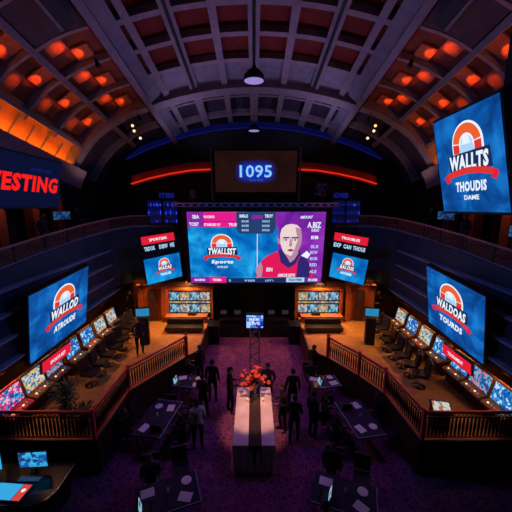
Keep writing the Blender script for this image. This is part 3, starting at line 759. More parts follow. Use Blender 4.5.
# ------------------------------------------------------------------ gaming machines and seats
def machine(label, loc, rz, dm, topm='woodlight', red=False):
    t = thing('gaming_machine', label, 'gaming machine', loc, rz, 'gaming machines along the %s wall' % WHERE[-1 if loc[0] < 0 else 1])
    b = MB(); b.box((0, .05, .27), (.86, .55, .54), 'darkwood'); obj('cabinet', b, t, bevel=.02)
    b = MB(); b.hexa([(-.43, -.40, .56), (.43, -.40, .56), (.43, -.12, .64), (-.43, -.12, .64)], [(-.43, -.40, .50), (.43, -.40, .50), (.43, .1, .50), (-.43, .1, .50)], topm); obj('button_deck', b, t)
    k = MB(); rot = Matrix.Rotation(R(-12), 3, 'X')
    k.box((0, .0, .94), (.90, .10, .68), topm, rot); obj('screen_housing', k, t, bevel=.015)
    k = MB(); k.flat = True; k.box((0, -.055, .95), (.80, .02, .56), dm, rot); d = obj('display', k, t)
    for i in range(5):
        k = MB(); k.lathe([(.03, 0), (.03, .025), (.001, .03)], ('warmglow', 'kiosk_e', 'tablet_red_e')[i % 3], 8, (-.26 + i * .13, -.28, .59)); obj('button', k, t)
def seat_proto():
    t = thing('gaming_chair', '', 'chair')
    b = MB(); b.lathe([(.22, 0), (.23, .03), (.05, .06), (.04, .1)], 'bronze', 16); obj('base', b, t, smooth=True)
    b = MB(); b.tube([(0, 0, .05), (0, 0, .45)], .035, 'chrome', 10); obj('pedestal', b, t)
    b = MB(); b.box((0, 0, .5), (.48, .46, .12), 'leather'); obj('seat', b, t, bevel=.04)
    b = MB(); b.box((0, .24, .80), (.44, .1, .5), 'leather', Matrix.Rotation(R(-8), 3, 'X')); obj('backrest', b, t, bevel=.035)
    b = MB(); b.tube([(-.2, .30, .5), (-.22, .32, 1.07), (.22, .32, 1.07), (.2, .30, .5)], .02, 'brass', 6); obj('back_frame', b, t)
    return t
seat = seat_proto(); seat_used = [False]
def place_seat(x, y, z, rz, label, group=None):
    if not seat_used[0]:
        seat_used[0] = True; seat.location = (x, y, z); seat.rotation_euler = (0, 0, rz); seat['label'] = label
        if group: seat['group'] = group
        return seat
    return dup(seat, (x, y, z), rz, label, group)
ORD = ['nearest one', 'second nearest', 'below the red sign', 'fourth nearest', 'fifth nearest', 'second farthest', 'farthest one']
ML = [(7.95, 'game_a'), (8.9, 'game_b'), (9.85, 'game_d'), (11.0, 'game_c'), (12.1, 'game_c'), (13.2, 'game_b'), (14.3, 'game_b')]
MR = [(7.95, 'game_c'), (8.9, 'game_d'), (9.85, 'game_c'), (11.0, 'game_c'), (12.1, 'game_b'), (13.2, 'game_c'), (14.3, 'game_b')]
COLW = {'game_a': 'pink and blue', 'game_b': 'amber and blue', 'game_c': 'blue', 'game_d': 'teal and pink'}
for i, (y, g) in enumerate(ML):
    machine('gaming machine with %s display on the left wall, %s' % (COLW[g], ORD[i]), (-7.25, y, TZ), R(90), g, 'railwood' if i == 0 else 'woodlight')
for i, (y, g) in enumerate(MR):
    machine('gaming machine with %s display on the right wall, %s' % (COLW[g], ORD[i]), (7.45, y, TZ), R(-90), g)
NTH = ['nearest', 'second', 'third', 'fourth', 'fifth', 'sixth', 'farthest']
for i in range(8):
    w_ = ('nearest', 'second', 'third', 'fourth', 'fifth', 'sixth', 'seventh', 'farthest')[i]
    place_seat(-5.98 - (i > 4) * .25, 10.0 + i * .66, TZ, R(90 + random.uniform(-25, 25)), 'black chair in the row facing the left wall machines, %s' % w_, 'chairs at the left machines')
    place_seat(6.02 + (i > 4) * .25, 9.9 + i * .66, TZ, R(-90 + random.uniform(-25, 25)), 'black chair in the row facing the right wall machines, %s' % w_, 'chairs at the right machines')
# warm downlight strip over the machines
for s, nm in ((-1, 'left'), (1, 'right')):
    for y in (8.2, 10.2, 12.2, 14.2):
        lamp('AREA', 'machine_downlight', (s * 7.75, y, 2.6), (s * 7.2, y, 1.2), 7, (1, .5, .15), .15, sy=1.4)
# potted plant near the left machines
def bush(label, loc, hgt, seed):
    rnd = random.Random(seed); t = thing('potted_plant', label, 'plant', loc)
    b = MB(); b.lathe([(.14, 0), (.2, .3), (.17, .3)], 'black', 14); obj('pot', b, t)
    b = MB()
    for i in range(9):
        a = rnd.uniform(0, 6.28); r = rnd.uniform(.1, .35); b.tube([(0, 0, .25), (r * .4 * math.cos(a), r * .4 * math.sin(a), hgt * .6), (r * math.cos(a), r * math.sin(a), hgt)], .012, 'leaf', 4)
    obj('stem', b, t)
    b = MB()
    for i in range(260):
        a = rnd.uniform(0, 6.28); z = rnd.uniform(.35, 1) * hgt; r = rnd.uniform(.02, .38)
        p = Vector((r * math.cos(a), r * math.sin(a), z)); d = Vector((math.cos(a), math.sin(a), rnd.uniform(-.3, .8))).normalized() * .1
        e = d.cross(Vector((0, 0, 1))).normalized() * .035
        b.face([p - d, p + e, p + d, p - e], 'leaf')
    o = obj('foliage', b, t); o['kind'] = 'stuff'
bush('bushy dark potted plant in front of the red-sign machine on the left terrace', (-5.9, 8.35, TZ), 1.15, 3)
bush('small sparse potted plant near the corner of the left railing', (-5.15, 7.95, TZ), .6, 4)
# low terminal near the right railing corner
t = thing('betting_terminal', 'low standing terminal with bright screen near the right railing corner', 'terminal', (5.55, 7.95, TZ), R(-15))
b = MB(); b.box((0, 0, .3), (.45, .4, .6), 'black'); obj('cabinet', b, t, bevel=.02)
b = MB(); b.box((0, -.05, .66), (.56, .4, .06), 'blackgloss', Matrix.Rotation(R(25), 3, 'X')); obj('screen_housing', b, t)
b = MB(); b.flat = True; b.box((0, -.06, .70), (.46, .30, .02), 'tv_c', Matrix.Rotation(R(25), 3, 'X')); obj('display', b, t)
# kiosks with small blue screens
for s, x, y in ((-1, -5.15, 13.2), (1, 5.45, 13.2)):
    t = thing('kiosk', 'slim black kiosk with small blue screen on the %s terrace' % WHERE[s], 'kiosk', (x, y, TZ), R(s * -12))
    b = MB(); b.box((0, .05, .65), (.42, .35, 1.3), 'black'); obj('cabinet', b, t, bevel=.03)
    b = MB(); b.box((0, -.1, 1.62), (.66, .08, .44), 'blackgloss'); obj('screen_housing', b, t)
    b = MB(); b.flat = True; b.box((0, -.15, 1.62), (.58, .02, .36), 'kiosk_e'); obj('display', b, t)

# ------------------------------------------------------------------ back of the hall: video walls, portals, counters
TVM = ['tv_a', 'tv_b', 'tv_a', 'tv_c']
for s, nm in ((-1, 'left'), (1, 'right')):
    k0 = 0
    for r_, (z, hh) in enumerate(((2.17, .52), (1.62, .2), (1.45, .52))):
        for c_ in range(4):
            if r_ == 1: continue
            x = s * 3.65 + (-.87 + c_ * .58)
            t = thing('video_monitor', 'monitor of the %s video wall, %s row, column %s' % (nm, ('upper', '', 'lower')[r_], ('far left', 'inner left', 'inner right', 'far right')[c_]), 'monitor', (x, 16.3, z), group='video wall monitors at the back %s' % nm)
            b = MB(); b.box((0, .04, .27), (.57, .08, .54), 'black'); obj('casing', b, t)
            b = MB(); b.flat = True; b.box((0, -.005, .27), (.53, .02, .48), TVM[(c_ + r_ + (s > 0)) % 4]); obj('display', b, t)
            if r_ == 0:
                pass
        if r_ == 1:
            t = thing('ticker_display', 'long amber ticker strip between the rows of the %s video wall' % nm, 'display', (s * 3.65, 16.29, 2.03))
            b = MB(); b.box((0, .04, .05), (2.4, .07, .12), 'black'); obj('casing', b, t)
            b = MB(); b.flat = True; b.box((0, -.005, .05), (2.34, .02, .09), 'tv_b'); obj('display', b, t)
    # timber sides and shelf under the video wall
    b = MB(); b.box((s * 3.65, 16.35, 2.85), (2.7, .3, .1), 'wood'); b.box((s * 4.92, 16.3, 2.0), (.14, .4, 1.8), 'wood'); b.box((s * 2.38, 16.3, 2.0), (.12, .4, 1.8), 'wood'); b.box((s * 5.4, 16.55, 2.2), (6.2, .1, 2.2), 'darkwood'); trim(b)
    t = thing('serving_counter', 'low lit timber counter below the %s video wall' % nm, 'counter', (s * 3.75, 15.85, TZ))
    b = MB(); b.box((0, 0, .03 + .17), (2.2, .4, .34), 'wood'); obj('front_panel', b, t)
    b = MB(); b.box((0, -.02, .365), (2.3, .5, .05), 'woodlight'); obj('countertop', b, t, bevel=.01)
    b = MB(); b.box((s * -.3, .0, .46), (.45, .25, .14), 'black'); obj('till', b, t)
    # curved timber portal with door
    cx = s * 5.75 + .12
    t = thing('timber_portal', 'orange timber portal with a narrow dark door, %s of the video walls' % nm, 'portal', (cx, 15.9, TZ), R(s * -10))
    for q in (-1, 1):
        b = MB(); b.sweep([(q * .62, 0, 0), (q * .60, 0, .8), (q * .60, 0, 1.6), (q * .68, 0, 2.15)], lambda i, p: [Vector(p) + Vector(d) for d in ((-.12, -.18, 0), (.12, -.18, 0), (.12, .18, 0), (-.12, .18, 0))], 'wood'); obj('jamb', b, t)
    b = MB(); b.box((0, .12, 1.05), (1.05, .1, 2.1), 'wood'); obj('panel', b, t)
    d = obj('door', MB().box((0, .04, .92), (.5, .06, 1.8), 'darkwood'), t)
    b = MB(); b.lathe([(.12, 0), (.12, .02), (.01, .02)], 'glass', 18); b.bm.transform(Matrix.Translation((0, 0, 1.45)) @ Matrix.Rotation(R(90), 4, 'X') @ Matrix.Scale(1.8, 4, (0, 1, 0))); obj('porthole', b, d)
    b = MB(); b.box((.2, -.03, .95), (.03, .06, .3), 'chrome'); obj('door_handle', b, d)
    lamp('SPOT', 'portal_light', (cx, 14.9, 3.6), (cx, 15.8, 1.9), 60, (1, .36, .1), .05, 80)
# black service counters between the two sides
def counter(label, x, y, L, group=None):
    t = thing('service_counter', label, 'counter', (x, y, 0))
    b = MB(); b.box((0, 0, .52), (L, .7, 1.04), 'black'); obj('front_panel', b, t)
    b = MB(); b.box((0, -.03, 1.07), (L + .1, .84, .06), 'blackgloss'); obj('countertop', b, t, bevel=.012)
    return t
counter('long black service counter behind the lit screen truss', 0, 16.5, 3.9)
def flat_monitor(label, loc, rz, dm, group=None, w=.5, hh=.32):
    t = thing('computer_monitor', label, 'monitor', loc, rz, group)
    b = MB(); b.box((0, .02, .18 + hh / 2), (w, .04, hh), 'black'); obj('casing', b, t, bevel=.006)
    b = MB(); b.flat = True; b.box((0, -.006, .18 + hh / 2), (w - .05, .02, hh - .05), dm); obj('display', b, t)
    b = MB(); b.box((0, .05, .1), (.06, .03, .2), 'black'); b.box((0, .05, .01), (.22, .16, .02), 'black'); obj('stand', b, t)
    return t
M['dim_e'] = glow('dim_monitor', (.05, .03, .05), .6)
for i, x in enumerate((-1.75, -.95, 1.0, 1.8)):
    flat_monitor('small dim monitor on the black service counter, %s' % ('far left', 'left of the truss', 'right of the truss', 'far right')[i], (x, 16.45, 1.1), R(180 * 0), 'dim_e', 'monitors on the service counter', .42, .28)
for s, nm in ((-1, 'left'), (1, 'right')):
    t = thing('lounge_bench', 'long low black bench on the %s back terrace edge' % nm, 'bench', (s * 3.6, 14.6, TZ))
    b = MB(); b.box((0, 0, .2), (1.9, .6, .2), 'leather'); obj('seat', b, t, bevel=.03)
    b = MB(); b.box((0, .27, .42), (1.9, .12, .3), 'leather'); obj('backrest', b, t, bevel=.03)
    for q in (-.8, .8): b = MB(); b.box((q, 0, .05), (.08, .5, .1), 'black'); obj('leg', b, t)
    t = thing('podium', 'black podium desk with a small lit screen at the %s end of the service counter' % nm, 'desk', (s * 2.2, 15.5, 0))
    b = MB(); b.box((0, 0, .55), (.55, .5, 1.1), 'black'); obj('body', b, t, bevel=.02)
    b = MB(); b.box((0, 0, 1.13), (.65, .6, .05), 'blackgloss', Matrix.Rotation(R(12), 3, 'X')); obj('desktop', b, t)

# truss with blue screen
t = thing('lattice_truss', 'slim lattice truss standing in the pit behind the flowers, blue screen on top', 'truss', (.03, 11.5, 0))
for sx in (-1, 1):
    for sy in (-1, 1):
        b = MB(); b.tube([(sx * .19, sy * .19, 0), (sx * .19, sy * .19, 2.75)], .026, 'truss_metal', 6); obj('upright', b, t)
b = MB()
for k in range(11):
    z0, z1 = .05 + k * .245, .05 + (k + 1) * .245
    for (ax, ay), (bx, by) in (((-1, -1), (1, -1)), ((1, -1), (1, 1)), ((1, 1), (-1, 1)), ((-1, 1), (-1, -1))):
        if k % 2: ax, ay, bx, by = bx, by, ax, ay
        b.tube([(ax * .19, ay * .19, z0), (bx * .19, by * .19, z1)], .017, 'truss_metal', 5)
obj('lattice', b, t)
b = MB(); b.box((0, 0, .015), (.55, .55, .03), 'black'); obj('base', b, t)
b = MB(); b.box((0, -.1, 3.02), (.74, .2, .6), 'black'); obj('screen_casing', b, t, bevel=.015)
b = MB(); b.flat = True; b.box((0, -.21, 3.02), (.66, .02, .52), 'truss_e')
b.text('BEB', -.02, 3.12, .4, .1, 'white_e', -.225, .02); b.text('LIVE', 0, 2.95, .42, .12, 'white_e', -.225, .02); obj('display', b, t)

# long white table
t = thing('draped_table', 'long white draped table with charcoal runner in the middle of the pit', 'table', (0, 8.75, 0))
b = MB(); b.box((0, 0, .90), (1.22, 2.7, .05), 'cloth')
n = 60; pts = []
def rim(r, z, amp):
    out = []
    for i in range(72):
        f = i / 72 * 4
        k = int(f); g = f - k
        hx, hy = .61, 1.35
        x, y = [(-hx + 2 * hx * g, -hy), (hx, -hy + 2 * hy * g), (hx - 2 * hx * g, hy), (-hx, hy - 2 * hy * g)][k]
        nx, ny = [(0, -1), (1, 0), (0, 1), (-1, 0)][k]; o_ = r + amp * math.sin(i * 1.9)
        out.append(Vector((x + nx * o_, y + ny * o_, z)))
    return out
rings = [[b.bm.verts.new(p) for p in rim(*q)] for q in ((.0, .925, 0), (.02, .8, .01), (.03, .4, .02), (.045, .02, .03))]
for A, B_ in zip(rings, rings[1:]):
    for i in range(72): b.bm.faces.new([A[i], A[(i + 1) % 72], B_[(i + 1) % 72], B_[i]]).material_index = 0
obj('tablecloth', b, t)
b = MB(); b.box((.03, 0, .932), (.38, 2.72, .012), 'runner'); b.box((.03, -1.37, .6), (.38, .012, .66), 'runner'); obj('runner', b, t)
b = MB()
for x in (-.5, .5):
    for y in (-1.2, 1.2): b.tube([(x, y, 0), (x, y, .88)], .025, 'black', 6)
obj('legs', b, t)
# vase and flowers
t = thing('flower_vase', 'dark glass vase with a spray of orange flowers on the white table', 'vase', (.03, 9.55, .94))
b = MB(); b.lathe([(.13, 0), (.15, .02), (.06, .1), (.05, .3), (.11, .5), (.13, .55)], 'glass', 18); obj('vase', b, t, smooth=True)
b = MB(); rnd = random.Random(9); tips = []
for i in range(60):
    a = rnd.uniform(0, 6.28); r = rnd.uniform(.05, .50); z = rnd.uniform(.62, 1.15) - r * .25
    tips.append((r * math.cos(a), r * math.sin(a), z)); b.tube([(0, 0, .45), (r * .4 * math.cos(a), r * .4 * math.sin(a), .6 + (z - .6) * .6), tips[-1]], .006, 'leaf', 4)
obj('stems', b, t)
first = None
for p in tips:
    if first is None:
        m = MB()
        for k in range(7):
            a = k * .898; d = Vector((math.cos(a), math.sin(a), .45)) * .085; e = Vector((-math.sin(a), math.cos(a), 0)) * .04
            m.face([(0, 0, 0), d * .6 + e, d, d * .6 - e], 'flower')
        m.lathe([(.01, 0), (.02, .02), (.001, .035)], 'orange_e' if False else 'flower', 8)
        first = obj('blossom', m, t); o = first
    else: o = first.copy(); C.objects.link(o); o.parent = t
    o.location = p; o.rotation_euler = (rnd.uniform(-.7, .7), rnd.uniform(-.7, .7), rnd.uniform(0, 6))
def candle(label, x, y):
    t = thing('candle_holder', label, 'candle', (x, y, .94), group='candles on the white table')
    b = MB(); b.lathe([(.035, 0), (.045, .09), (.04, .09), (.03, .01)], 'plate', 12); obj('cup', b, t)
    b = MB(); b.lathe([(.012, .05), (.02, .08), (.002, .12)], 'warmglow', 8); obj('flame', b, t)
candle('small lit candle left of the vase on the white table', -.22, 9.3); candle('small lit candle right of the vase on the white table', .30, 9.3)
t = thing('paper_sheet', 'white sheet lying on the left half of the white table', 'paper', (-.4, 8.9, .927)); b = MB(); b.box((0, 0, .003), (.21, .30, .004), 'paper', Matrix.Rotation(.15, 3, 'Z')); obj('sheet', b, t)
lamp('POINT', 'candle_light', (.03, 9.25, 1.2), None, 3.0, (1, .45, .18), .05)
lamp('SPOT', 'flower_spot', (0, 7.6, 6.0), (0, 9.6, 1.8), 80, (1, .35, .15), .05, 16)

# ------------------------------------------------------------------ pit tables with things on them
def pit_table(label, x, y, rz, L, D):
    t = thing('pit_table', label, 'table', (x, y, 0), rz)
    b = MB(); b.box((0, 0, .74), (L, D, .04), 'darkcloth'); obj('tabletop', b, t, bevel=.01)
    for a in (-1, 1):
        for c_ in (-1, 1):
            k = MB(); k.tube([(a * (L / 2 - .08), c_ * (D / 2 - .08), 0), (a * (L / 2 - .08), c_ * (D / 2 - .08), .72)], .022, 'chrome', 6); obj('leg', k, t)
    b = MB(); b.box((0, -D / 2 + .01, .765), (L, .02, .012), 'ledge'); b.box((L / 2 - .01, 0, .765), (.02, D, .012), 'ledge'); obj('edge_trim', b, t)
    return t
def at_table(x, y, rz, dx, dy): c_, s_ = math.cos(rz), math.sin(rz); return (x + dx * c_ - dy * s_, y + dx * s_ + dy * c_, .76)
def laptop(label, loc, rz, group):
    t = thing('laptop', label, 'laptop', loc, rz, group)
    b = MB(); b.box((0, 0, .012), (.36, .25, .02), 'blackgloss'); b.box((0, .02, .024), (.3, .12, .004), 'leather'); obj('keyboard', b, t)
    b = MB(); b.box((0, .15, .13), (.36, .012, .24), 'black', Matrix.Rotation(R(-15), 3, 'X')); l = obj('lid', b, t)
    b = MB(); b.flat = True; b.box((0, .138, .13), (.33, .008, .20), 'tv_a', Matrix.Rotation(R(-15), 3, 'X')); obj('display', b, l)
TABLES = [('small dark table by the left railing', -2.55, 10.75, R(-8), 1.15, .8),
          ('long dark table by the left railing', -3.15, 8.75, R(80), 1.7, .95),
          ('small dark table by the right railing', 2.75, 10.75, R(8), 1.15, .8),
          ('long dark table by the right railing', 3.45, 8.75, R(-80), 1.7, .95),
          ('dark nearest table, left of the pit', -2.1, 6.1, R(20), 1.5, .9),
          ('dark nearest table, right of the pit', 2.2, 6.1, R(-20), 1.5, .9)]
for ti, (lab, x, y, rz, L, D) in enumerate(TABLES):
    pit_table(lab, x, y, rz, L, D); rnd = random.Random(40 + ti); short = lab.replace('small ', '').replace('long ', '')
    corner = ['far left', 'far right', 'near left', 'near right']
    for k, (fx, fy) in enumerate(((-.3, .22), (.3, .24), (-.3, -.24), (.28, -.22))):
        p = at_table(x, y, rz, fx * L + rnd.uniform(-.04, .04), fy * D)
        if k in (0, 3):
            t = thing('paper_sheet', 'white paper sheet on the %s, %s' % (lab, 'one end' if k == 0 else 'other end'), 'paper', p, rz + rnd.uniform(-.5, .5), 'papers on the pit tables')
            b = MB(); b.box((0, 0, .003), (.32, .24, .004), 'paper'); obj('sheet', b, t)
        elif k == 1:
            t = thing('dinner_plate', 'white plate on the %s' % lab, 'plate', p, 0, 'plates on the pit tables')
            b = MB(); b.lathe([(.06, 0), (.13, .018), (.125, .022), (.05, .008)], 'plate', 20); obj('dish', b, t, smooth=True)
        else:
            laptop('open laptop on the %s' % lab, p, rz + math.pi / 2 * (1 if x < 0 else -1), 'laptops on the pit tables')
    t = thing('drinking_glass', 'drinking glass in the middle of the %s' % lab, 'glass', at_table(x, y, rz, .02, .05), 0, 'glasses on the pit tables')
    b = MB(); b.lathe([(.028, 0), (.035, .12), (.032, .12), (.025, .01)], 'plate', 12); obj('tumbler', b, t)
# pit chairs
def chair_proto():
    t = thing('pit_chair', '', 'chair')
    b = MB(); b.box((0, 0, .45), (.44, .44, .07), 'leather'); obj('seat', b, t, bevel=.025)
    b = MB(); b.box((0, .22, .75), (.43, .06, .42), 'leather', Matrix.Rotation(R(-8), 3, 'X')); obj('backrest', b, t, bevel=.02)
    for a in (-1, 1):
        for c_ in (-1, 1):
            k = MB(); k.tube([(a * .19, c_ * .19, .43), (a * .21, c_ * .21, 0)], .015, 'chrome', 6); obj('leg', k, t)
    return t
ch0 = chair_proto(); used = False
CH = []
for ti, (lab, x, y, rz, L, D) in enumerate(TABLES):
    spots = [(-.25, 1, 'on its far side'), (-.25, -1, 'on its near side')] if L < 1.3 else [(-.25, 1, 'far side, one end'), (.27, 1, 'far side, other end'), (-.25, -1, 'near side, one end'), (.27, -1, 'near side, other end')]
    for fx, sd, wh in spots:
        p = at_table(x, y, rz, fx * L, sd * (D / 2 + .50)); a = rz + (0 if sd > 0 else math.pi)
        lb = 'black chair at the %s, %s' % (lab, wh)
        if not used: used = True; o = ch0; o.location = (p[0], p[1], 0); o.rotation_euler = (0, 0, a); o['label'] = lb
        else: o = dup(ch0, (p[0], p[1], 0), a, lb)
        o['group'] = 'black chairs around the pit tables'; CH.append((p[0], p[1], a, lb))

# ------------------------------------------------------------------ people
def human(seated=False, arms='down', seed=0, shirt='suit', trousers='suit', lean=0):
    """one continuous skinned body; faces -y; returns (body mesh, head centre)"""
    v = []; e = []; r = []
    def add(p, rad, par=None):
        v.append(Vector(p)); r.append(rad)
        if par is not None: e.append((par, len(v) - 1))
        return len(v) - 1
    hip = .50 if seated else .94
    L = lambda x, y, z: (x, y - lean * (z - hip), z)
    pel = add((0, 0, hip), .135); wa = add(L(0, 0, hip + .18), .13, pel); chs = add(L(0, .01, hip + .38), .15, wa)
    up = add(L(0, .01, hip + .50), .12, chs); nk = add(L(0, 0, hip + .57), .055, up); hd0 = add(L(0, -.005, hip + .64), .058, nk)
    for s in (-1, 1):
        sh = add(L(s * .165, .01, hip + .48), .062, up)
        if arms == 'down': pts = [((s * .215, .03, hip + .20), .045), ((s * .225, -.04, hip - .02), .034)]
        elif arms == 'bent': pts = [((s * .215, .04, hip + .20), .045), ((s * .15, -.20, hip + .22), .034)]
        elif arms == 'rest': pts = [((s * .22, -.06, hip + .20), .045), ((s * .16, -.30, hip + .25), .034)]
        else: pts = [((s * .24, .05, hip + .20), .045), ((s * .16, -.06, hip + .06), .034)]
        el = add(L(*pts[0][0]), pts[0][1], sh); wr = add(L(*pts[1][0]), pts[1][1], el)
        d = (v[wr] - v[el]).normalized(); side = Vector((-s, 0, 0)); side = (side - side.dot(d) * d).normalized(); nn = d.cross(side)
        pm = add(v[wr] + d * .06, .03, wr)
        for k, (o_, ln) in enumerate(((-.027, .055), (-.009, .068), (.009, .064), (.026, .05))):
            a_ = add(v[pm] + d * .035 + nn * o_, .0105, pm); b_ = add(v[a_] + d * ln * .6 + side * .008, .0095, a_); add(v[b_] + d * ln * .45 + side * .022, .008, b_)
        th = add(v[wr] + d * .03 + nn * -.035 * 1 + side * .012, .0125, wr); add(v[th] + d * .035 + nn * -.015 + side * .01, .010, th)
        hp = add((s * .095, 0, hip - .06), .092, pel)
        if seated:
            kn = add((s * .12, -.44, hip - .02), .062, hp); an = add((s * .12, -.46, .09), .04, kn)
        else:
            st = .05 * (1 if s > 0 else -1) * (seed % 2)
            kn = add((s * .105, -.02 + st, .50), .06, hp); an = add((s * .11, .02 + st, .09), .042, kn)
        hl = add(v[an] + Vector((0, .02, -.045)), .036, an); add(v[hl] + Vector((s * .02, -.17, -.008)), .032, hl)
    me = bpy.data.meshes.new('body'); me.from_pydata([tuple(p) for p in v], e, [])
    o = bpy.data.objects.new('body', me); C.objects.link(o)
    sk = o.modifiers.new('skin', 'SKIN'); sk.use_smooth_shade = True
    for i, x in enumerate(me.skin_vertices[0].data): x.radius = (r[i], r[i] * (.78 if i in (pel, wa, chs, up) else 1)); x.use_root = (i == 0)
    o.modifiers.new('sub', 'SUBSURF').levels = 1
    bpy.context.view_layer.update()
    ev = o.evaluated_get(bpy.context.evaluated_depsgraph_get()); bm = bmesh.new(); bm.from_mesh(ev.to_mesh())
    bpy.data.objects.remove(o)
    hc = Vector(L(0, -.02, hip + .72))
    # head with jaw, nose, brow, eye sockets and ears joined into the same mesh
    g = bmesh.ops.create_uvsphere(bm, u_segments=18, v_segments=14, radius=1); hv = g['verts']
    for q in hv:
        x, y, z = q.co
        jaw = 1 - .28 * max(0, -z) ** 1.2
        nx, ny, nz = x * .076 * jaw, y * .096 * (jaw if y < 0 else 1 - .15 * max(0, -z)), z * .118
        if y < -.6 and abs(x) < .22 and -.35 < z < .12: ny -= .018
        if y < -.5 and .15 < abs(x) < .55 and -.02 < z < .25: ny += .010
        if y < -.6 and abs(x) < .35 and -.62 < z < -.42: ny -= .005
        q.co = hc + Vector((nx, ny, nz))
    for s in (-1, 1):
        g = bmesh.ops.create_uvsphere(bm, u_segments=8, v_segments=6, radius=1)
        for q in g['verts']: q.co = hc + Vector((s * .077 + q.co.x * .012, .01 + q.co.y * .018, -.005 + q.co.z * .03))
    headv = set(f for f in bm.faces if all((q.co - hc).length < .15 for q in f.verts))
    mats = [M[shirt], M[trousers], M['skin'], M['leather'], M['hair']]
    for f in bm.faces:
        c_ = f.calc_center_median(); k = 0
        if f in headv or c_.z > hip + .585: k = 2
        elif c_.z < .1: k = 3
        elif c_.z < hip - .02 and not (abs(c_.x) > .2 and not seated): k = 1
        if seated and k == 0 and c_.y < -.2 and c_.z < hip + .1: k = 1
        f.material_index = k; f.smooth = True
    for s in (-1, 1):      # wrists and hands are skin
        for f in bm.faces:
            c_ = f.calc_center_median()
            for i in range(len(v)):
                pass
    hands = [v[i] for i in range(len(v)) if r[i] < .031 and r[i] < .02]
    for f in bm.faces:
        if f.material_index in (0, 1):
            c_ = f.calc_center_median()
            if any((c_ - q).length < .045 for q in hands): f.material_index = 2
    # eyes
    for s in (-1, 1):
        g = bmesh.ops.create_uvsphere(bm, u_segments=6, v_segments=5, radius=.010)
        for q in g['verts']: q.co += hc + Vector((s * .029, -.083, .012))
        for q in g['verts']:
            for f in q.link_faces: f.material_index = 4
    me2 = bpy.data.meshes.new('body'); bm.to_mesh(me2); bm.free()
    for m in mats: me2.materials.append(m)
    # hair cap
    hb = bmesh.new(); bmesh.ops.create_uvsphere(hb, u_segments=16, v_segments=12, radius=1)
    bmesh.ops.delete(hb, geom=[q for q in hb.verts if q.co.z < (.30 if q.co.y < -.35 else (-.45 if q.co.y > .1 else -.05))], context='VERTS')
    for q in hb.verts: q.co = hc + Vector((q.co.x * .083, .006 + q.co.y * .101, q.co.z * .125))
    hm = bpy.data.meshes.new('hair'); hb.to_mesh(hm); hb.free(); hm.materials.append(M['hair'])
    for p in hm.polygons: p.use_smooth = True
    return me2, hm
POSES = {'stand': human(False, 'down', 0), 'bent': human(False, 'bent', 1), 'hold': human(False, 'hold', 1, 'shirtgrey'), 'pale': human(False, 'bent', 0, 'shirtwhite'),
         'sit': human(True, 'rest', 0), 'sitpale': human(True, 'rest', 0, 'shirtgrey', lean=.2)}
def person(label, pose, x, y, z, rz, sc=1, group=None):
    bm_, hm_ = POSES[pose]
    t = thing('person', label, 'person', (x, y, z), rz, group)
    o = bpy.data.objects.new('body', bm_); C.objects.link(o); o.parent = t
    h_ = bpy.data.objects.new('hair', hm_); C.objects.link(h_); h_.parent = o
    t.scale = (sc * 1.14, sc * 1.14, sc)
def topz(px_, py_, z):
    F = 300; c, s = math.cos(R(PITCH)), math.sin(R(PITCH)); u = (px_ - 254) / F; v = (256 - py_) / F
    k = (z - CAM_H) / (-s + v * c); return u * k, (c + v * s) * k
person('person in dark suit standing on the purple carpet left of the white table', 'stand', -1.62, 10.6, 0, R(170))
person('person in black standing close in front of the pair left of the white table', 'bent', -1.85, 9.75, 0, R(150), .96)
person('person in black suit standing at the left edge of the white table', 'bent', -.88, 9.95, 0, R(100), 1.04)
person('person in dark clothes standing behind the flowers at the right end of the white table', 'hold', .52, 10.35, 0, R(-10))
person('person in dark clothes standing at the right side of the white table', 'bent', .98, 9.05, 0, R(-80), .98)
person('person in dark suit standing alone on the carpet right of the white table', 'stand', 1.42, 9.95, 0, R(185))
person('person in black standing nearest right of the white table', 'bent', 1.30, 8.55, 0, R(170), .97)
person('person in black standing by the near chairs of the right pit tables', 'stand', 1.95, 8.75, 0, R(120), .97)
person('person in pale shirt standing near the left pit tables', 'pale', -1.78, 8.3, 0, R(200), .98)
person('person in black standing at the far end of the left railing', 'stand', -2.35, 11.95, 0, R(60), .95)
person('person in black standing at the far end of the right railing', 'stand', 2.6, 11.95, 0, R(-60), .95)
person('person in black on the left terrace beside the blue-screen kiosk', 'hold', -5.0, 12.2, TZ, R(30))
person('person in black standing under the left balcony behind the chairs', 'stand', -6.9, 15.9, TZ, R(60), .98)
person('person in black standing under the right balcony behind the chairs', 'bent', 6.9, 15.9, TZ, R(-60), .98)
nsit = 0
for i, (x, y, a, lb) in enumerate(CH):
    if i % 2 == 0 or i in (5, 11):
        person('seated person, ' + lb.replace('black chair at the ', 'at the '), 'sit' if i % 3 else 'sitpale', x - 0.04 * -math.sin(a) * 0, y, -.02, a, .97, 'people seated at the pit tables')
# people at the balcony rails
for s, nm in ((-1, 'left'), (1, 'right')):
    for k, (y, ps) in enumerate(((8.8, 'bent'), (11.9, 'hold'), (14.2, 'bent'))):
        person('person standing behind the %s balcony railing, %s' % (nm, ('nearest', 'middle one', 'farthest')[k]), ps, s * 8.35, y, railz(y) - 1.0 - .0, R(s * -90), .97, 'people on the balconies')

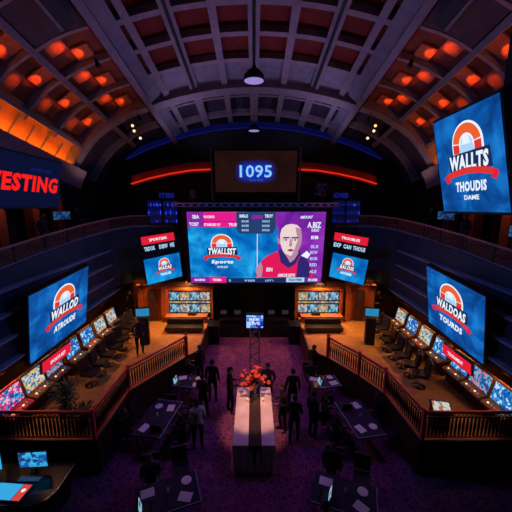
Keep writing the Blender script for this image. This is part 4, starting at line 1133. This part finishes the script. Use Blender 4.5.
# ------------------------------------------------------------------ balcony columns and monitors
for s, nm in ((-1, 'left'), (1, 'right')):
    for k, y in enumerate((11.6, 13.5, 15.2)):
        z0 = railz(y) - 1.02
        t = thing('timber_column', 'warm-lit timber column on the %s upper balcony, %s' % (nm, ('nearest', 'middle', 'farthest')[k]), 'column', (s * 9.9, y, z0))
        b = MB(); b.box((0, 0, 1.5), (.42, .42, 2.6), 'wood'); obj('shaft', b, t, bevel=.03)
        b = MB(); b.box((0, 0, .1), (.54, .54, .2), 'darkwood'); obj('base', b, t, bevel=.02)
        b = MB(); b.box((0, 0, 2.9), (.6, .6, .2), 'darkwood'); obj('capital', b, t, bevel=.02)
        lamp('SPOT', 'column_light', (s * 9.2, y - .4, z0 + 2.5), (s * 9.9, y, z0 + .8), (26, 16, 9)[k], (1, .3, .06), .05, 60)
    for k, y in enumerate((9.9, 14.0)):
        z0 = railz(y) - 1.0
        t = thing('bar_monitor', 'small blue monitor on a stand behind the %s balcony railing, %s' % (nm, ('nearer', 'farther')[k]), 'monitor', (s * 8.9, y, z0), R(s * -60))
        b = MB(); b.tube([(0, .05, 0), (0, .05, 1.2)], .03, 'black', 8); b.box((0, .05, .02), (.4, .4, .04), 'black'); obj('stand', b, t)
        b = MB(); b.box((0, .03, 1.35), (.8, .06, .42), 'black'); obj('casing', b, t)
        b = MB(); b.flat = True; b.box((0, -.01, 1.35), (.74, .02, .36), display('balcony_monitor', [(.004, .02, .08), (.02, .08, .25), (.03, .12, .3), (.01, .03, .12)], 12, kind='v', es=.7)); obj('display', b, t)

# ------------------------------------------------------------------ console at the lower left
t = thing('console_desk', 'dark console desk with rounded front at the lower left corner', 'desk', (-6.1, 6.3, 0))
b = MB(); pr = [(-1.6, -.55), (.95, -.55), (1.2, -.42), (1.3, -.2), (1.3, .55), (-1.6, .55)]
b.hexa([(x, y, .9) for x, y in pr], [(x, y, .84) for x, y in pr], 'blackgloss'); obj('desktop', b, t)
b = MB(); b.tube([(x * 1.005, y * 1.02, .87) for x, y in pr[:5]], .022, 'chrome', 6); obj('edge_trim', b, t)
b = MB(); b.hexa([(x * .94, y * .85, .84) for x, y in pr], [(x * .9, y * .8, .0) for x, y in pr], 'black'); obj('body', b, t)
M['console_e'] = display('console_display', [(.01, .10, .35), (.03, .36, .75), (.01, .05, .2), (.05, .45, .8)], 11, kind='v')
flat_monitor('bright blue monitor standing on the console desk, right-hand one', (-5.62, 6.55, .9), R(4), 'console_e', 'console monitors', .72, .46)
flat_monitor('bright blue monitor on the console desk at the left photo edge', (-6.6, 6.3, .9), R(42), 'tablet_e', 'console monitors', .62, .56)
t = thing('touch_panel', 'flat glowing blue touch panel with red side strip on the console desk', 'panel', (-5.85, 6.03, .9), R(-4))
b = MB(); b.box((0, 0, .012), (.92, .46, .024), 'blackgloss'); obj('casing', b, t)
b = MB(); b.flat = True; b.box((-.12, 0, .026), (.60, .4, .008), 'tablet_e'); obj('display', b, t)
b = MB(); b.flat = True; b.box((.30, 0, .026), (.2, .4, .008), 'tablet_red_e'); b.lathe([(.05, .03), (.001, .036)], 'white_e', 12, (.30, .05, 0)); obj('red_display', b, t)
t = thing('keyboard', 'grey keyboard in front of the right-hand console monitor', 'keyboard', (-5.62, 6.36, .9), R(0))
b = MB(); b.box((0, 0, .012), (.55, .13, .022), 'ledge'); obj('case', b, t)
b = MB()
for i in range(15):
    for j in range(4): b.box((-.25 + i * .035, -.045 + j * .03, .027), (.028, .024, .01), 'plate')
obj('keys', b, t)
